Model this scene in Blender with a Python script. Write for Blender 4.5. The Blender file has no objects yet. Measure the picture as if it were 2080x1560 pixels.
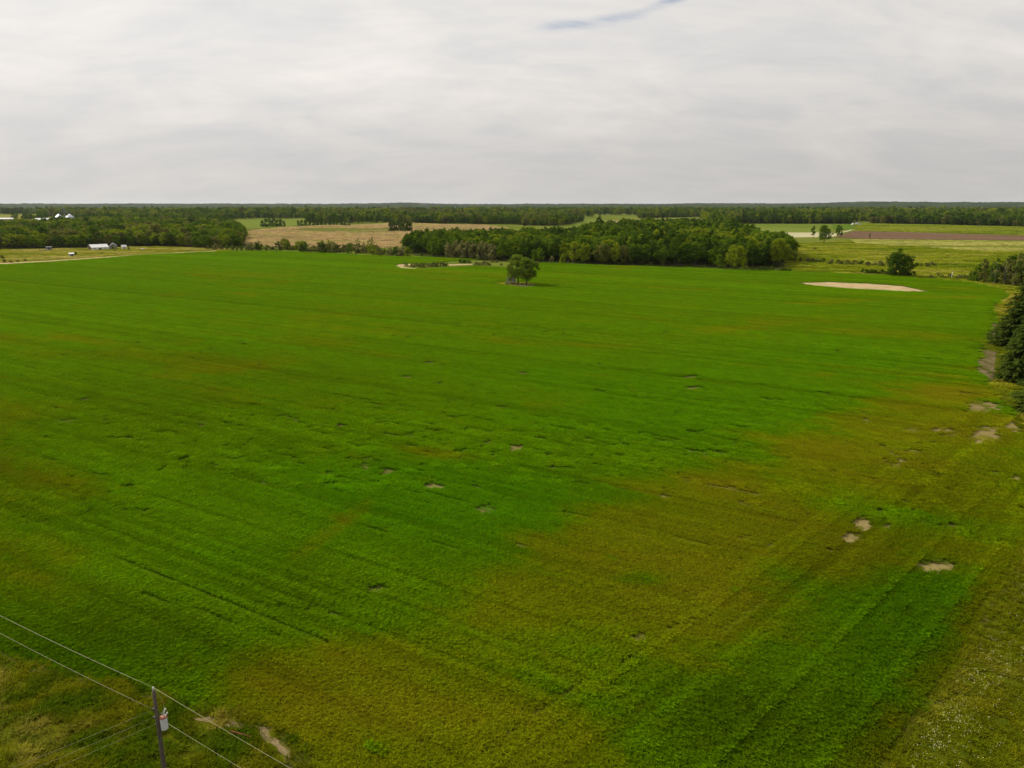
import bpy, math, random
import numpy as np
R = math.radians
S = bpy.context.scene
COL = S.collection

# ------------------------------------------------------------------ camera
F = 1442.0; CAM_H = 42.0; HORIZON = 416.0
PITCH = math.atan((780 - HORIZON) / F)
cam_d = bpy.data.cameras.new('camera'); cam = bpy.data.objects.new('camera', cam_d); COL.objects.link(cam)
cam.location = (0, 0, CAM_H); cam.rotation_euler = (R(90) - PITCH, 0, 0)
cam_d.sensor_width = 36; cam_d.lens = 36 * F / 2080; cam_d.clip_start = 0.5; cam_d.clip_end = 40000
S.camera = cam

# ------------------------------------------------------------------ world, sun, exposure
SUN_EL = R(38); SUN_AZ = math.atan2(-0.82, 0.57)           # azimuth from +Y, clockwise
sun_dir = (math.sin(SUN_AZ) * math.cos(SUN_EL), math.cos(SUN_AZ) * math.cos(SUN_EL), math.sin(SUN_EL))
W = bpy.data.worlds.new('World'); S.world = W; W.use_nodes = True
wt = W.node_tree; wt.nodes.clear()
def wn(t, **k):
    n = wt.nodes.new(t)
    for a, b in k.items(): setattr(n, a, b)
    return n
def wl(a, b): wt.links.new(a, b)
def wmath(op, a, b=None, c=None, clamp=False):
    n = wn('ShaderNodeMath', operation=op, use_clamp=clamp)
    for i, v in enumerate((a, b, c)):
        if v is None: continue
        if hasattr(v, 'is_linked'): wl(v, n.inputs[i])
        else: n.inputs[i].default_value = v
    return n.outputs[0]
def wsmooth(v, a, b, lo=0.0, hi=1.0):
    n = wn('ShaderNodeMapRange', interpolation_type='SMOOTHSTEP')
    wl(v, n.inputs[0])
    for i, q in enumerate((a, b, lo, hi)): n.inputs[1 + i].default_value = q
    return n.outputs[0]
tc = wn('ShaderNodeTexCoord'); sep = wn('ShaderNodeSeparateXYZ'); wl(tc.outputs['Generated'], sep.inputs[0])
den = wmath('ADD', wmath('MAXIMUM', sep.outputs[2], 0.0), 0.28)
cx = wmath('DIVIDE', sep.outputs[0], den); cy = wmath('DIVIDE', sep.outputs[1], den)
comb = wn('ShaderNodeCombineXYZ'); wl(cx, comb.inputs[0]); wl(cy, comb.inputs[1])
def wnoise(scale, rot, sc, detail, rough=0.55, dist=0.0, loc=(0, 0, 0)):
    m = wn('ShaderNodeMapping'); wl(comb.outputs[0], m.inputs[0])
    m.inputs['Location'].default_value = loc
    m.inputs['Rotation'].default_value = (0, 0, R(rot)); m.inputs['Scale'].default_value = (sc[0], sc[1], 1)
    n = wn('ShaderNodeTexNoise'); wl(m.outputs[0], n.inputs['Vector'])
    n.inputs['Scale'].default_value = scale; n.inputs['Detail'].default_value = detail
    n.inputs['Roughness'].default_value = rough; n.inputs['Distortion'].default_value = dist
    return n.outputs['Fac']
n1 = wnoise(2.6, -38, (0.75, 1.2), 8, 0.56, 0.5, (3.1, 1.7, 0))
n2 = wnoise(6.0, 12, (0.5, 1.2), 8, 0.6, 0.4, (0.4, 7.7, 0))
n3 = wnoise(7.5, 22, (0.6, 1.5), 9, 0.62, 0.8, (8.3, 2.2, 0))
tex = wmath('ADD', wmath('MULTIPLY', wmath('SUBTRACT', n1, 0.5), 0.36), wmath('MULTIPLY', wmath('SUBTRACT', n2, 0.5), 0.19))
fade = wsmooth(sep.outputs[2], 0.0, 0.16, 0.35, 1.0)             # thin structure drowns in the air near the horizon
tex = wmath('MULTIPLY', tex, fade)
# forward scattering: cloud is a little brighter round the hidden sun
dp = wn('ShaderNodeVectorMath', operation='DOT_PRODUCT'); wl(tc.outputs['Generated'], dp.inputs[0]); dp.inputs[1].default_value = sun_dir
glow = wmath('MULTIPLY', wmath('POWER', wmath('MAXIMUM', dp.outputs['Value'], 0.0), 2.0), 0.20)
lum = wmath('ADD', wmath('ADD', wsmooth(sep.outputs[2], 0.0, 0.2, 0.53, 0.705), tex), glow)
tint = wn('ShaderNodeMix', data_type='RGBA')
wl(wsmooth(tex, -0.10, 0.10), tint.inputs['Factor'])
tint.inputs['A'].default_value = (1.005, 1.0, 0.995, 1); tint.inputs['B'].default_value = (1.05, 0.995, 0.94, 1)
cloud = wn('ShaderNodeBackground'); wl(tint.outputs['Result'], cloud.inputs[0]); wl(lum, cloud.inputs[1])
sky = wn('ShaderNodeTexSky', sky_type='NISHITA', sun_disc=False)
sky.sun_elevation = SUN_EL; sky.sun_rotation = SUN_AZ; sky.altitude = 300; sky.air_density = 1.0; sky.dust_density = 0.6; sky.ozone_density = 1.6
blue = wn('ShaderNodeBackground'); wl(sky.outputs[0], blue.inputs[0]); blue.inputs[1].default_value = 0.085
# gaps in the cloud deck: a rift in the plane of the clouds, broken by noise
def rift(x0, y0, x1, y1, wid):
    L = math.hypot(x1 - x0, y1 - y0); ux, uy = (x1 - x0) / L, (y1 - y0) / L
    mx, my = (x0 + x1) / 2, (y0 + y1) / 2
    dx = wmath('SUBTRACT', cx, mx); dy = wmath('SUBTRACT', cy, my)
    a = wmath('ADD', wmath('MULTIPLY', dx, ux), wmath('MULTIPLY', dy, uy))
    b = wmath('ADD', wmath('MULTIPLY', dx, -uy), wmath('MULTIPLY', dy, ux))
    a = wmath('DIVIDE', a, L / 2); b = wmath('DIVIDE', b, wid)
    d = wmath('ADD', wmath('MULTIPLY', a, a), wmath('MULTIPLY', b, b))
    return wmath('POWER', 2.718, wmath('MULTIPLY', d, -1.0))
rf = wmath('ADD', rift(0.02, 1.985, 0.33, 1.90, 0.045), rift(0.31, 1.87, 0.46, 1.75, 0.03))
rf = wmath('ADD', wmath('ADD', rf, rift(0.58, 1.75, 0.80, 1.735, 0.012)), rift(-1.8, 0.2, -0.2, -0.9, 0.2))
gap = wsmooth(wmath('MULTIPLY', rf, wmath('MULTIPLY', n3, 2.0)), 0.40, 1.35, 0.0, 0.8)
mix = wn('ShaderNodeMixShader'); wl(gap, mix.inputs[0]); wl(cloud.outputs[0], mix.inputs[1]); wl(blue.outputs[0], mix.inputs[2])
wo = wn('ShaderNodeOutputWorld'); wl(mix.outputs[0], wo.inputs[0])

sd = bpy.data.lights.new('sun', 'SUN'); sun = bpy.data.objects.new('sun', sd); COL.objects.link(sun)
sd.energy = 4.8; sd.angle = R(2.5); sd.color = (1.0, 0.94, 0.85)
sun.rotation_euler = (R(90) - SUN_EL, 0, math.pi - SUN_AZ) ; sun.location = (-60, 40, 120)
S.view_settings.view_transform = 'Standard'; S.view_settings.look = 'None'; S.view_settings.gamma = 1
S.view_settings.use_curve_mapping = False; S.view_settings.exposure = 0.0
S.render.engine = 'CYCLES'
S.cycles.max_bounces = 6; S.cycles.diffuse_bounces = 3; S.cycles.transmission_bounces = 4; S.cycles.transparent_max_bounces = 4
S.cycles.volume_bounces = 1

# ------------------------------------------------------------------ helpers
rng = np.random.default_rng(11); random.seed(5)
SP, CP = math.sin(PITCH), math.cos(PITCH)
def px(x, y, z=0.0):
    """the point at height z that photo pixel (x, y) looks at"""
    a = (x - 1040) / F; b = (780 - y) / F
    dy = CP + b * SP; dz = -SP + b * CP
    t = (z - CAM_H) / dz
    return (a * t, dy * t, z)
def at(x, d, z=0.0):
    """ground point in the direction of pixel column x at forward distance d"""
    t = d * CP + (CAM_H - z) * SP
    return ((x - 1040) / F * t, d, z)
def proj(X, Y, Z=0.0):
    d = Y * CP + (CAM_H - Z) * SP
    v = (Z - CAM_H) * CP + Y * SP
    return 1040 + F * X / d, 780 - F * v / d
def pxs(pts, z=0.0): return np.array([px(p[0], p[1], z)[:2] for p in pts])

def hash2(ix, iy, seed):
    h = (ix.astype(np.int64) * 374761393 + iy.astype(np.int64) * 668265263 + seed * 1274126177) & 0x7fffffff
    h = ((h ^ (h >> 13)) * 1274126177) & 0x7fffffff
    return ((h ^ (h >> 16)) & 0xffff) / 65535.0
def vnoise(x, y, seed=0):
    ix = np.floor(x); iy = np.floor(y); fx = x - ix; fy = y - iy
    fx = fx * fx * (3 - 2 * fx); fy = fy * fy * (3 - 2 * fy)
    a = hash2(ix, iy, seed); b = hash2(ix + 1, iy, seed); c = hash2(ix, iy + 1, seed); d = hash2(ix + 1, iy + 1, seed)
    return (a * (1 - fx) + b * fx) * (1 - fy) + (c * (1 - fx) + d * fx) * fy
def fbm(x, y, seed=0, oct=4):
    v = 0; a = 0.5; t = 0
    for i in range(oct):
        v = v + a * vnoise(x, y, seed + i * 17); t += a
        x = x * 2.03 + 5.1; y = y * 2.03 + 9.7; a *= 0.5
    return v / t
def sstep(v, a, b):
    t = np.clip((v - a) / (b - a), 0, 1); return t * t * (3 - 2 * t)
def inside(poly, X, Y):
    r = np.zeros(X.shape, bool); n = len(poly)
    for i in range(n):
        x0, y0 = poly[i]; x1, y1 = poly[(i + 1) % n]
        if y0 == y1: continue
        c = ((y0 > Y) != (y1 > Y)) & (X < (x1 - x0) * (Y - y0) / (y1 - y0) + x0)
        r ^= c
    return r
def sdist(poly, X, Y):
    """signed distance to a polygon, positive inside"""
    d = np.full(X.shape, 1e9); n = len(poly)
    for i in range(n):
        x0, y0 = poly[i]; x1, y1 = poly[(i + 1) % n]
        ex, ey = x1 - x0, y1 - y0; L = ex * ex + ey * ey + 1e-9
        t = np.clip(((X - x0) * ex + (Y - y0) * ey) / L, 0, 1)
        d = np.minimum(d, (X - x0 - t * ex) ** 2 + (Y - y0 - t * ey) ** 2)
    d = np.sqrt(d)
    return np.where(inside(poly, X, Y), d, -d)
def segdist(pts, X, Y):
    d = np.full(X.shape, 1e9)
    for i in range(len(pts) - 1):
        x0, y0 = pts[i]; x1, y1 = pts[i + 1]
        ex, ey = x1 - x0, y1 - y0; L = ex * ex + ey * ey + 1e-9
        t = np.clip(((X - x0) * ex + (Y - y0) * ey) / L, 0, 1)
        d = np.minimum(d, (X - x0 - t * ex) ** 2 + (Y - y0 - t * ey) ** 2)
    return np.sqrt(d)

def np_mesh(name, V, Q, smooth=False):
    """mesh from numpy verts (n,3) and faces (m,k)"""
    V = np.asarray(V, np.float32); Q = np.asarray(Q, np.int32)
    me = bpy.data.meshes.new(name); k = Q.shape[1]
    me.vertices.add(len(V)); me.vertices.foreach_set('co', V.ravel())
    me.loops.add(Q.size); me.loops.foreach_set('vertex_index', Q.ravel())
    me.polygons.add(len(Q)); me.polygons.foreach_set('loop_start', np.arange(0, Q.size, k, dtype=np.int32))
    if smooth: me.polygons.foreach_set('use_smooth', np.ones(len(Q), bool))
    me.update(calc_edges=True)
    return me
def link(name, data, mat=None, parent=None, loc=None):
    o = bpy.data.objects.new(name, data); COL.objects.link(o)
    if mat is not None and data is not None and len(data.materials) == 0: data.materials.append(mat)
    if parent is not None: o.parent = parent
    if loc is not None: o.location = loc
    return o
def tag(o, label=None, cat=None, group=None, kind=None):
    if label: o['label'] = label
    if cat: o['category'] = cat
    if group: o['group'] = group
    if kind: o['kind'] = kind
    return o
def empty(name, loc, rz=0.0):
    o = bpy.data.objects.new(name, None); COL.objects.link(o); o.location = loc; o.rotation_euler = (0, 0, rz)
    o.empty_display_size = 0.2
    return o

class MB:
    """collects boxes, tubes and polygons for one mesh"""
    def __init__(s): s.v = []; s.f = []
    def add(s, vs, fs):
        b = len(s.v); s.v += [tuple(q) for q in vs]; s.f += [tuple(b + i for i in f) for f in fs]; return s
    def box(s, x0, y0, z0, x1, y1, z1):
        v = [(x, y, z) for z in (z0, z1) for (x, y) in ((x0, y0), (x1, y0), (x1, y1), (x0, y1))]
        return s.add(v, [(0, 3, 2, 1), (4, 5, 6, 7), (0, 1, 5, 4), (1, 2, 6, 5), (2, 3, 7, 6), (3, 0, 4, 7)])
    def bar(s, a, b, w, h):
        """square bar from a to b"""
        a = np.array(a, float); b = np.array(b, float); d = b - a; d /= np.linalg.norm(d)
        up = np.array((0, 0, 1.0)) if abs(d[2]) < 0.95 else np.array((1.0, 0, 0))
        sx = np.cross(d, up); sx /= np.linalg.norm(sx); sy = np.cross(sx, d)
        v = [p + sx * i * w / 2 + sy * j * h / 2 for p in (a, b) for (i, j) in ((-1, -1), (1, -1), (1, 1), (-1, 1))]
        return s.add(v, [(0, 3, 2, 1), (4, 5, 6, 7), (0, 1, 5, 4), (1, 2, 6, 5), (2, 3, 7, 6), (3, 0, 4, 7)])
    def tube(s, pts, rad, n=8, cap=True):
        pts = [np.array(p, float) for p in pts]
        if not hasattr(rad, '__len__'): rad = [rad] * len(pts)
        rings = []
        for i, p in enumerate(pts):
            d = pts[min(i + 1, len(pts) - 1)] - pts[max(i - 1, 0)]; d /= np.linalg.norm(d) + 1e-9
            up = np.array((0, 0, 1.0)) if abs(d[2]) < 0.9 else np.array((1.0, 0, 0))
            sx = np.cross(d, up); sx /= np.linalg.norm(sx); sy = np.cross(sx, d)
            rings.append([p + rad[i] * (sx * math.cos(2 * math.pi * k / n) + sy * math.sin(2 * math.pi * k / n)) for k in range(n)])
        fs = []
        for i in range(len(rings) - 1):
            for k in range(n): fs.append((i * n + k, i * n + (k + 1) % n, (i + 1) * n + (k + 1) % n, (i + 1) * n + k))
        if cap: fs += [tuple(range(n))[::-1], tuple((len(rings) - 1) * n + k for k in range(n))]
        return s.add([q for r in rings for q in r], fs)
    def lathe(s, prof, n=16, c=(0, 0, 0)):
        v = []; fs = []
        for r, z in prof:
            for k in range(n): v.append((c[0] + r * math.cos(2 * math.pi * k / n), c[1] + r * math.sin(2 * math.pi * k / n), c[2] + z))
        for i in range(len(prof) - 1):
            for k in range(n): fs.append((i * n + k, i * n + (k + 1) % n, (i + 1) * n + (k + 1) % n, (i + 1) * n + k))
        fs += [tuple(range(n))[::-1], tuple((len(prof) - 1) * n + k for k in range(n))]
        return s.add(v, fs)
    def mesh(s, name, smooth=False):
        me = bpy.data.meshes.new(name); me.from_pydata(s.v, [], s.f); me.update()
        if smooth: me.polygons.foreach_set('use_smooth', np.ones(len(s.f), bool))
        return me
    def build(s, name, mat, parent=None, loc=None, smooth=False): return link(name, s.mesh(name, smooth), mat, parent, loc)

# ------------------------------------------------------------------ materials
AL = 0.8      # overall reflectance of soil and leaves, against the strength of the sun
class NT:
    def __init__(s, name):
        s.m = bpy.data.materials.new(name); s.m.use_nodes = True; s.t = s.m.node_tree; s.t.nodes.clear()
        s.out = s.n('ShaderNodeOutputMaterial')
    def n(s, t, **k):
        q = s.t.nodes.new(t)
        for a, b in k.items(): setattr(q, a, b)
        return q
    def l(s, a, b): s.t.links.new(a, b)
    def noise(s, scale, detail=4, rough=0.55, vec=None, sc=None, rot=0.0, dist=0.0):
        q = s.n('ShaderNodeTexNoise'); q.inputs['Scale'].default_value = scale; q.inputs['Detail'].default_value = detail
        q.inputs['Roughness'].default_value = rough; q.inputs['Distortion'].default_value = dist
        if vec is None: vec = s.n('ShaderNodeNewGeometry').outputs['Position']
        if sc:
            m = s.n('ShaderNodeMapping'); m.inputs['Rotation'].default_value = (0, 0, rot); m.inputs['Scale'].default_value = sc
            s.l(vec, m.inputs[0]); vec = m.outputs[0]
        s.l(vec, q.inputs['Vector']); return q.outputs['Fac']
    def ramp(s, fac, stops):
        q = s.n('ShaderNodeValToRGB'); e = q.color_ramp.elements
        while len(e) < len(stops): e.new(0.5)
        for el, (p, c) in zip(e, stops): el.position = p; el.color = (*c, 1)
        s.l(fac, q.inputs[0]); return q.outputs[0]
    def rng(s, v, a, b, lo, hi):
        q = s.n('ShaderNodeMapRange'); s.l(v, q.inputs[0])
        for i, w in enumerate((a, b, lo, hi)): q.inputs[1 + i].default_value = w
        return q.outputs[0]
    def math(s, op, a, b):
        q = s.n('ShaderNodeMath', operation=op)
        for i, v in enumerate((a, b)):
            if hasattr(v, 'is_linked'): s.l(v, q.inputs[i])
            else: q.inputs[i].default_value = v
        return q.outputs[0]
    def mix(s, fac, a, b, mode='MIX'):
        q = s.n('ShaderNodeMix', data_type='RGBA', blend_type=mode)
        for key, v in (('Factor', fac), ('A', a), ('B', b)):
            if hasattr(v, 'is_linked'): s.l(v, q.inputs[key])
            elif key == 'Factor': q.inputs[key].default_value = v
            else: q.inputs[key].default_value = (*v, 1)
        return q.outputs['Result']
    def scale(s, col, fac):
        """colour times a scalar"""
        q = s.n('ShaderNodeVectorMath', operation='SCALE'); s.l(col, q.inputs[0]); s.l(fac, q.inputs['Scale']); return q.outputs[0]
    def pbr(s, col, rough=0.8, metal=0.0, spec=0.2, bump=None, bstr=0.3, bdist=0.1):
        p = s.n('ShaderNodeBsdfPrincipled')
        if hasattr(col, 'is_linked'): s.l(col, p.inputs['Base Color'])
        else: p.inputs['Base Color'].default_value = (*col, 1)
        p.inputs['Roughness'].default_value = rough; p.inputs['Metallic'].default_value = metal
        p.inputs['Specular IOR Level'].default_value = spec
        if bump is not None:
            b = s.n('ShaderNodeBump'); b.inputs['Strength'].default_value = bstr; b.inputs['Distance'].default_value = bdist
            s.l(bump, b.inputs['Height']); s.l(b.outputs[0], p.inputs['Normal'])
        s.l(p.outputs[0], s.out.inputs[0]); return s.m
    def leaf(s, col, trans=0.3, rough=0.7):
        d = s.n('ShaderNodeBsdfDiffuse'); t = s.n('ShaderNodeBsdfTranslucent'); x = s.n('ShaderNodeAddShader')
        q = s.n('ShaderNodeVectorMath', operation='SCALE'); s.l(col, q.inputs[0]); q.inputs['Scale'].default_value = trans * 2.4
        s.l(col, d.inputs[0]); s.l(q.outputs[0], t.inputs[0]); s.l(d.outputs[0], x.inputs[0]); s.l(t.outputs[0], x.inputs[1]); s.l(x.outputs[0], s.out.inputs[0])
        return s.m

def mat_plain(name, col, rough=0.7, metal=0.0, spec=0.25, var=0.25, scale=1.5, spots=None):
    t = NT(name); f = t.noise(scale, 5, 0.6)
    c0 = tuple(q * (1 - var) for q in col); c1 = tuple(min(1, q * (1 + var)) for q in col)
    c = t.ramp(f, [(0.3, c0), (0.7, c1)])
    if spots: c = t.mix(t.rng(t.noise(scale * 3, 4, 0.7), 0.55, 0.7, 0, 0.8), c, spots)
    return t.pbr(c, rough, metal, spec)
def mat_field(name, stops, scale=0.02, sc=(1, 1, 1), rot=0.0, fine=0.6, finevar=0.35, scale2=None, spec=0.0):
    """soil or grass sheet: broad patches of colour, with fine grain"""
    t = NT(name)
    a = t.noise(scale, 5, 0.6, sc=sc, rot=rot, dist=0.4)
    c = t.ramp(a, stops)
    g = t.noise(fine, 5, 0.65)
    c = t.scale(c, t.rng(g, 0.25, 0.75, AL * (1 - finevar), AL * (1 + finevar)))
    return t.pbr(c, 0.9, 0, spec, bump=g, bstr=0.4, bdist=0.3)
def mat_leaf(name, a, b, trans=0.3):
    """leaf colour varies from plant to plant and from clump to clump"""
    t = NT(name); oi = t.n('ShaderNodeObjectInfo')
    c = t.ramp(oi.outputs['Random'], [(0.0, a), (0.5, tuple((p + q) / 2 for p, q in zip(a, b))), (1.0, b)])
    tco = t.n('ShaderNodeTexCoord')
    g = t.noise(0.55, 3, 0.6, vec=tco.outputs['Object'])
    c = t.scale(c, t.rng(g, 0.3, 0.7, AL * 0.75, AL * 1.25))
    return t.leaf(c, trans)

M = {}
M['leaf_dark'] = mat_leaf('leaf_dark', (0.036, 0.068, 0.005), (0.056, 0.098, 0.006))
M['leaf_mid'] = mat_leaf('leaf_mid', (0.064, 0.110, 0.005), (0.095, 0.148, 0.006))
M['leaf_oak'] = mat_leaf('leaf_oak', (0.092, 0.132, 0.010), (0.105, 0.145, 0.012))
M['leaf_light'] = mat_leaf('leaf_light', (0.125, 0.162, 0.006), (0.175, 0.210, 0.008))
M['leaf_olive'] = mat_leaf('leaf_olive', (0.098, 0.106, 0.018), (0.135, 0.140, 0.026))
M['leaf_grey'] = mat_leaf('leaf_grey', (0.140, 0.138, 0.042), (0.175, 0.165, 0.055))
M['needle'] = mat_leaf('needle', (0.018, 0.032, 0.008), (0.028, 0.046, 0.010), 0.12)
M['needle_spruce'] = mat_leaf('needle_spruce', (0.040, 0.062, 0.008), (0.052, 0.076, 0.009), 0.2)
M['needle_light'] = mat_leaf('needle_light', (0.045, 0.062, 0.012), (0.065, 0.085, 0.016), 0.12)
M['leaf_spring'] = mat_leaf('leaf_spring', (0.20, 0.22, 0.012), (0.24, 0.26, 0.016))
M['bark'] = mat_plain('bark', (0.060, 0.046, 0.034), 0.95, var=0.4, scale=3)
M['bark_pale'] = mat_plain('bark_pale', (0.30, 0.28, 0.24), 0.9, var=0.3, scale=2)
M['dead_wood'] = mat_plain('dead_wood', (0.24, 0.22, 0.19), 0.9, var=0.35, scale=3)
M['sand'] = mat_field('sand', [(0.3, (0.36, 0.265, 0.125)), (0.55, (0.48, 0.365, 0.19)), (0.8, (0.55, 0.43, 0.24))], 0.15, fine=0.9, finevar=0.22)
M['soil'] = mat_field('soil', [(0.32, (0.07, 0.075, 0.012)), (0.5, (0.13, 0.105, 0.045)), (0.7, (0.22, 0.165, 0.085))], 0.35, sc=(1, .35, 1), fine=1.6, finevar=0.5)
M['soil_pale'] = mat_field('soil_pale', [(0.3, (0.13, 0.115, 0.03)), (0.5, (0.24, 0.18, 0.09)), (0.75, (0.36, 0.27, 0.16))], 0.5, fine=2.5, finevar=0.4)
M['pasture'] = mat_field('pasture', [(0.30, (0.110, 0.130, 0.006)), (0.5, (0.155, 0.155, 0.010)), (0.7, (0.200, 0.180, 0.030))], 0.035, sc=(1, 0.35, 1), fine=0.35)
M['meadow'] = mat_field('meadow', [(0.30, (0.080, 0.110, 0.003)), (0.5, (0.125, 0.145, 0.005)), (0.72, (0.185, 0.180, 0.020))], 0.022, sc=(0.6, 0.3, 1), rot=0.15, fine=0.25, finevar=0.5)
M['pale_meadow'] = mat_field('pale_meadow', [(0.30, (0.140, 0.155, 0.020)), (0.5, (0.200, 0.200, 0.040)), (0.72, (0.27, 0.25, 0.075))], 0.02, sc=(0.5, 0.3, 1), rot=0.1, fine=0.2)
M['marsh'] = mat_field('marsh', [(0.28, (0.19, 0.175, 0.055)), (0.45, (0.25, 0.190, 0.085)), (0.58, (0.25, 0.165, 0.085)), (0.75, (0.29, 0.225, 0.095))], 0.014, sc=(0.5, 0.28, 1), fine=0.12, finevar=0.25)
M['marsh_green'] = mat_field('marsh_green', [(0.3, (0.105, 0.120, 0.022)), (0.7, (0.16, 0.165, 0.035))], 0.02, sc=(0.5, 0.3, 1), fine=0.12)
M['far_green'] = mat_field('far_green', [(0.3, (0.12, 0.165, 0.022)), (0.7, (0.18, 0.215, 0.040))], 0.008, sc=(0.5, 0.3, 1), fine=0.08, finevar=0.2)
M['far_cream'] = mat_field('far_cream', [(0.3, (0.40, 0.37, 0.20)), (0.7, (0.50, 0.46, 0.27))], 0.008, sc=(0.5, 0.3, 1), fine=0.08, finevar=0.15)
M['far_bright'] = mat_field('far_bright', [(0.3, (0.08, 0.14, 0.012)), (0.7, (0.11, 0.17, 0.018))], 0.01, fine=0.08, finevar=0.15)
M['ploughed'] = mat_field('ploughed', [(0.3, (0.135, 0.082, 0.048)), (0.7, (0.180, 0.115, 0.070))], 0.02, sc=(0.3, 1, 1), rot=-0.1, fine=0.1, finevar=0.2)
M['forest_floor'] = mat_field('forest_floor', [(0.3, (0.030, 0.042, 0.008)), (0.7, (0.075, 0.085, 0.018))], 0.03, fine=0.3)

# ------------------------------------------------------------------ ground sheet
gt = NT('ground_grass')
pos = gt.n('ShaderNodeNewGeometry').outputs['Position']
a = gt.noise(0.16, 6, 0.62, vec=pos, dist=0.6)
c = gt.ramp(a, [(0.28, (0.035, 0.065, 0.003)), (0.45, (0.070, 0.090, 0.004)), (0.60, (0.115, 0.115, 0.006)), (0.72, (0.16, 0.14, 0.015)), (0.82, (0.22, 0.18, 0.045))])
g = gt.noise(1.7, 6, 0.7, vec=pos)
c = gt.scale(c, gt.rng(g, 0.25, 0.75, AL * 0.5, AL * 1.4))
sepg = gt.n('ShaderNodeSeparateXYZ'); gt.l(pos, sepg.inputs[0])
far = gt.rng(sepg.outputs[1], 250, 420, 0, 1)
cf = gt.ramp(gt.noise(0.006, 5, 0.6, vec=pos), [(0.3, (0.075, 0.100, 0.014)), (0.5, (0.105, 0.130, 0.018)), (0.7, (0.15, 0.155, 0.030))])
c = gt.mix(far, c, cf)
M['ground'] = gt.pbr(c, 0.95, 0, 0.0, bump=g, bstr=0.5, bdist=0.25)
def sheet_poly(name, poly, z, mat, kind='structure', wob=0.0, seed=1, step=None):
    """flat sheet from a world outline; the outline is subdivided and made uneven"""
    P = np.asarray(poly, float)
    if wob > 0:
        out = []
        for i in range(len(P)):
            a, b = P[i], P[(i + 1) % len(P)]
            n = max(1, int(np.linalg.norm(b - a) / (step or wob * 2.5)))
            for k in range(n): out.append(a + (b - a) * k / n)
        P = np.array(out)
        s = wob * 3
        P = P + wob * np.stack([fbm(P[:, 0] / s, P[:, 1] / s, seed) - .5, fbm(P[:, 0] / s, P[:, 1] / s, seed + 50) - .5], 1) * 3
    me = bpy.data.meshes.new(name); me.from_pydata([(p[0], p[1], z) for p in P], [], [tuple(range(len(P)))]); me.update()
    if me.polygons[0].normal.z < 0: me.flip_normals()
    o = link(name, me, mat); tag(o, kind=kind); return o
ring = [(15000 * math.cos(t), 15000 * math.sin(t)) for t in np.linspace(0, 2 * math.pi, 97)[:-1]]
# the sheet as concentric rings so that no sliver triangle spans the whole plain
rr = [0, 30, 60, 120, 250, 500, 1000, 2000, 4000, 8000, 15000]; NS = 96; V = []; Q = []
for r_ in rr[1:]:
    for k in range(NS): V.append((r_ * math.cos(2 * math.pi * k / NS), r_ * math.sin(2 * math.pi * k / NS), 0))
for i in range(len(rr) - 2):
    for k in range(NS): Q.append((i * NS + k, i * NS + (k + 1) % NS, (i + 1) * NS + (k + 1) % NS, (i + 1) * NS + k))
me = bpy.data.meshes.new('ground'); me.from_pydata(V, [], [(q[0], q[3], q[2], q[1]) for q in Q] + [tuple(range(NS))]); me.update()
tag(link('ground', me, M['ground']), kind='structure')
if me.polygons[0].normal.z < 0: me.flip_normals()

# ------------------------------------------------------------------ outlying fields
sheet_poly('pasture', pxs([(-260, 512), (0, 506), (200, 503), (330, 500), (470, 505), (470, 511), (300, 519), (150, 531), (0, 542), (-260, 560)]), 0.05, M['pasture'], wob=3, seed=3)
sheet_poly('meadow', pxs([(1590, 497), (1760, 487), (1950, 489), (2400, 494), (2400, 600), (2090, 600), (1960, 574), (1760, 559), (1600, 553)]), 0.04, M['meadow'], wob=3, seed=4)
sheet_poly('pale_meadow', pxs([(1730, 487), (1900, 488), (2400, 494), (2400, 514), (2080, 511), (1960, 508), (1850, 500), (1740, 494)]), 0.09, M['pale_meadow'], wob=6, seed=5)
sheet_poly('ploughed_field', pxs([(1692, 482), (1735, 469.5), (1890, 473), (2080, 479), (2400, 488), (2400, 492.5), (2080, 489), (1900, 486.5), (1760, 485.5)]), 0.14, M['ploughed'], wob=3, seed=6)
sheet_poly('grass_field', pxs([(1735, 469), (1742, 454), (1900, 456.5), (2080, 461), (2400, 468), (2400, 487), (2080, 478), (1890, 472)]), 0.12, M['meadow'], wob=4, seed=7)
sheet_poly('hay_field', pxs([(1440, 455.5), (1690, 455.5), (1695, 461), (1690, 473), (1440, 473)]), 0.10, M['far_green'], wob=4, seed=8)
sheet_poly('stubble_field', pxs([(1440, 472.5), (1692, 472.5), (1703, 477), (1690, 482), (1440, 483)]), 0.18, M['far_cream'], wob=3, seed=9)
sheet_poly('grass_strip', pxs([(1692, 456), (1738, 456), (1736, 463), (1728, 468), (1692, 466)]), 0.22, M['far_bright'], wob=3, seed=10)
sheet_poly('farm_track', pxs([(1700, 473.5), (1730, 466.5), (1738, 464.5), (1740, 465.5), (1732, 468), (1704, 475)]), 0.30, M['far_cream'])
sheet_poly('marsh', pxs([(486, 477), (520, 468), (560, 463), (640, 458.5), (760, 455.5), (800, 452), (900, 456), (985, 457.5), (1030, 463), (1030, 492), (860, 502), (700, 505), (560, 500), (500, 494)]), 0.06, M['marsh'], wob=8, seed=11)
sheet_poly('sedge_patch', pxs([(590, 466), (640, 463.5), (700, 463.8), (745, 465), (790, 463.5), (792, 466), (750, 468.5), (715, 471), (650, 471), (610, 469)]), 0.20, M['marsh_green'], wob=5, seed=12)
sheet_poly('sedge_patch', pxs([(478, 464), (520, 462), (545, 465), (555, 470), (520, 473), (470, 472)]), 0.20, M['marsh_green'], wob=5, seed=13)
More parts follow.
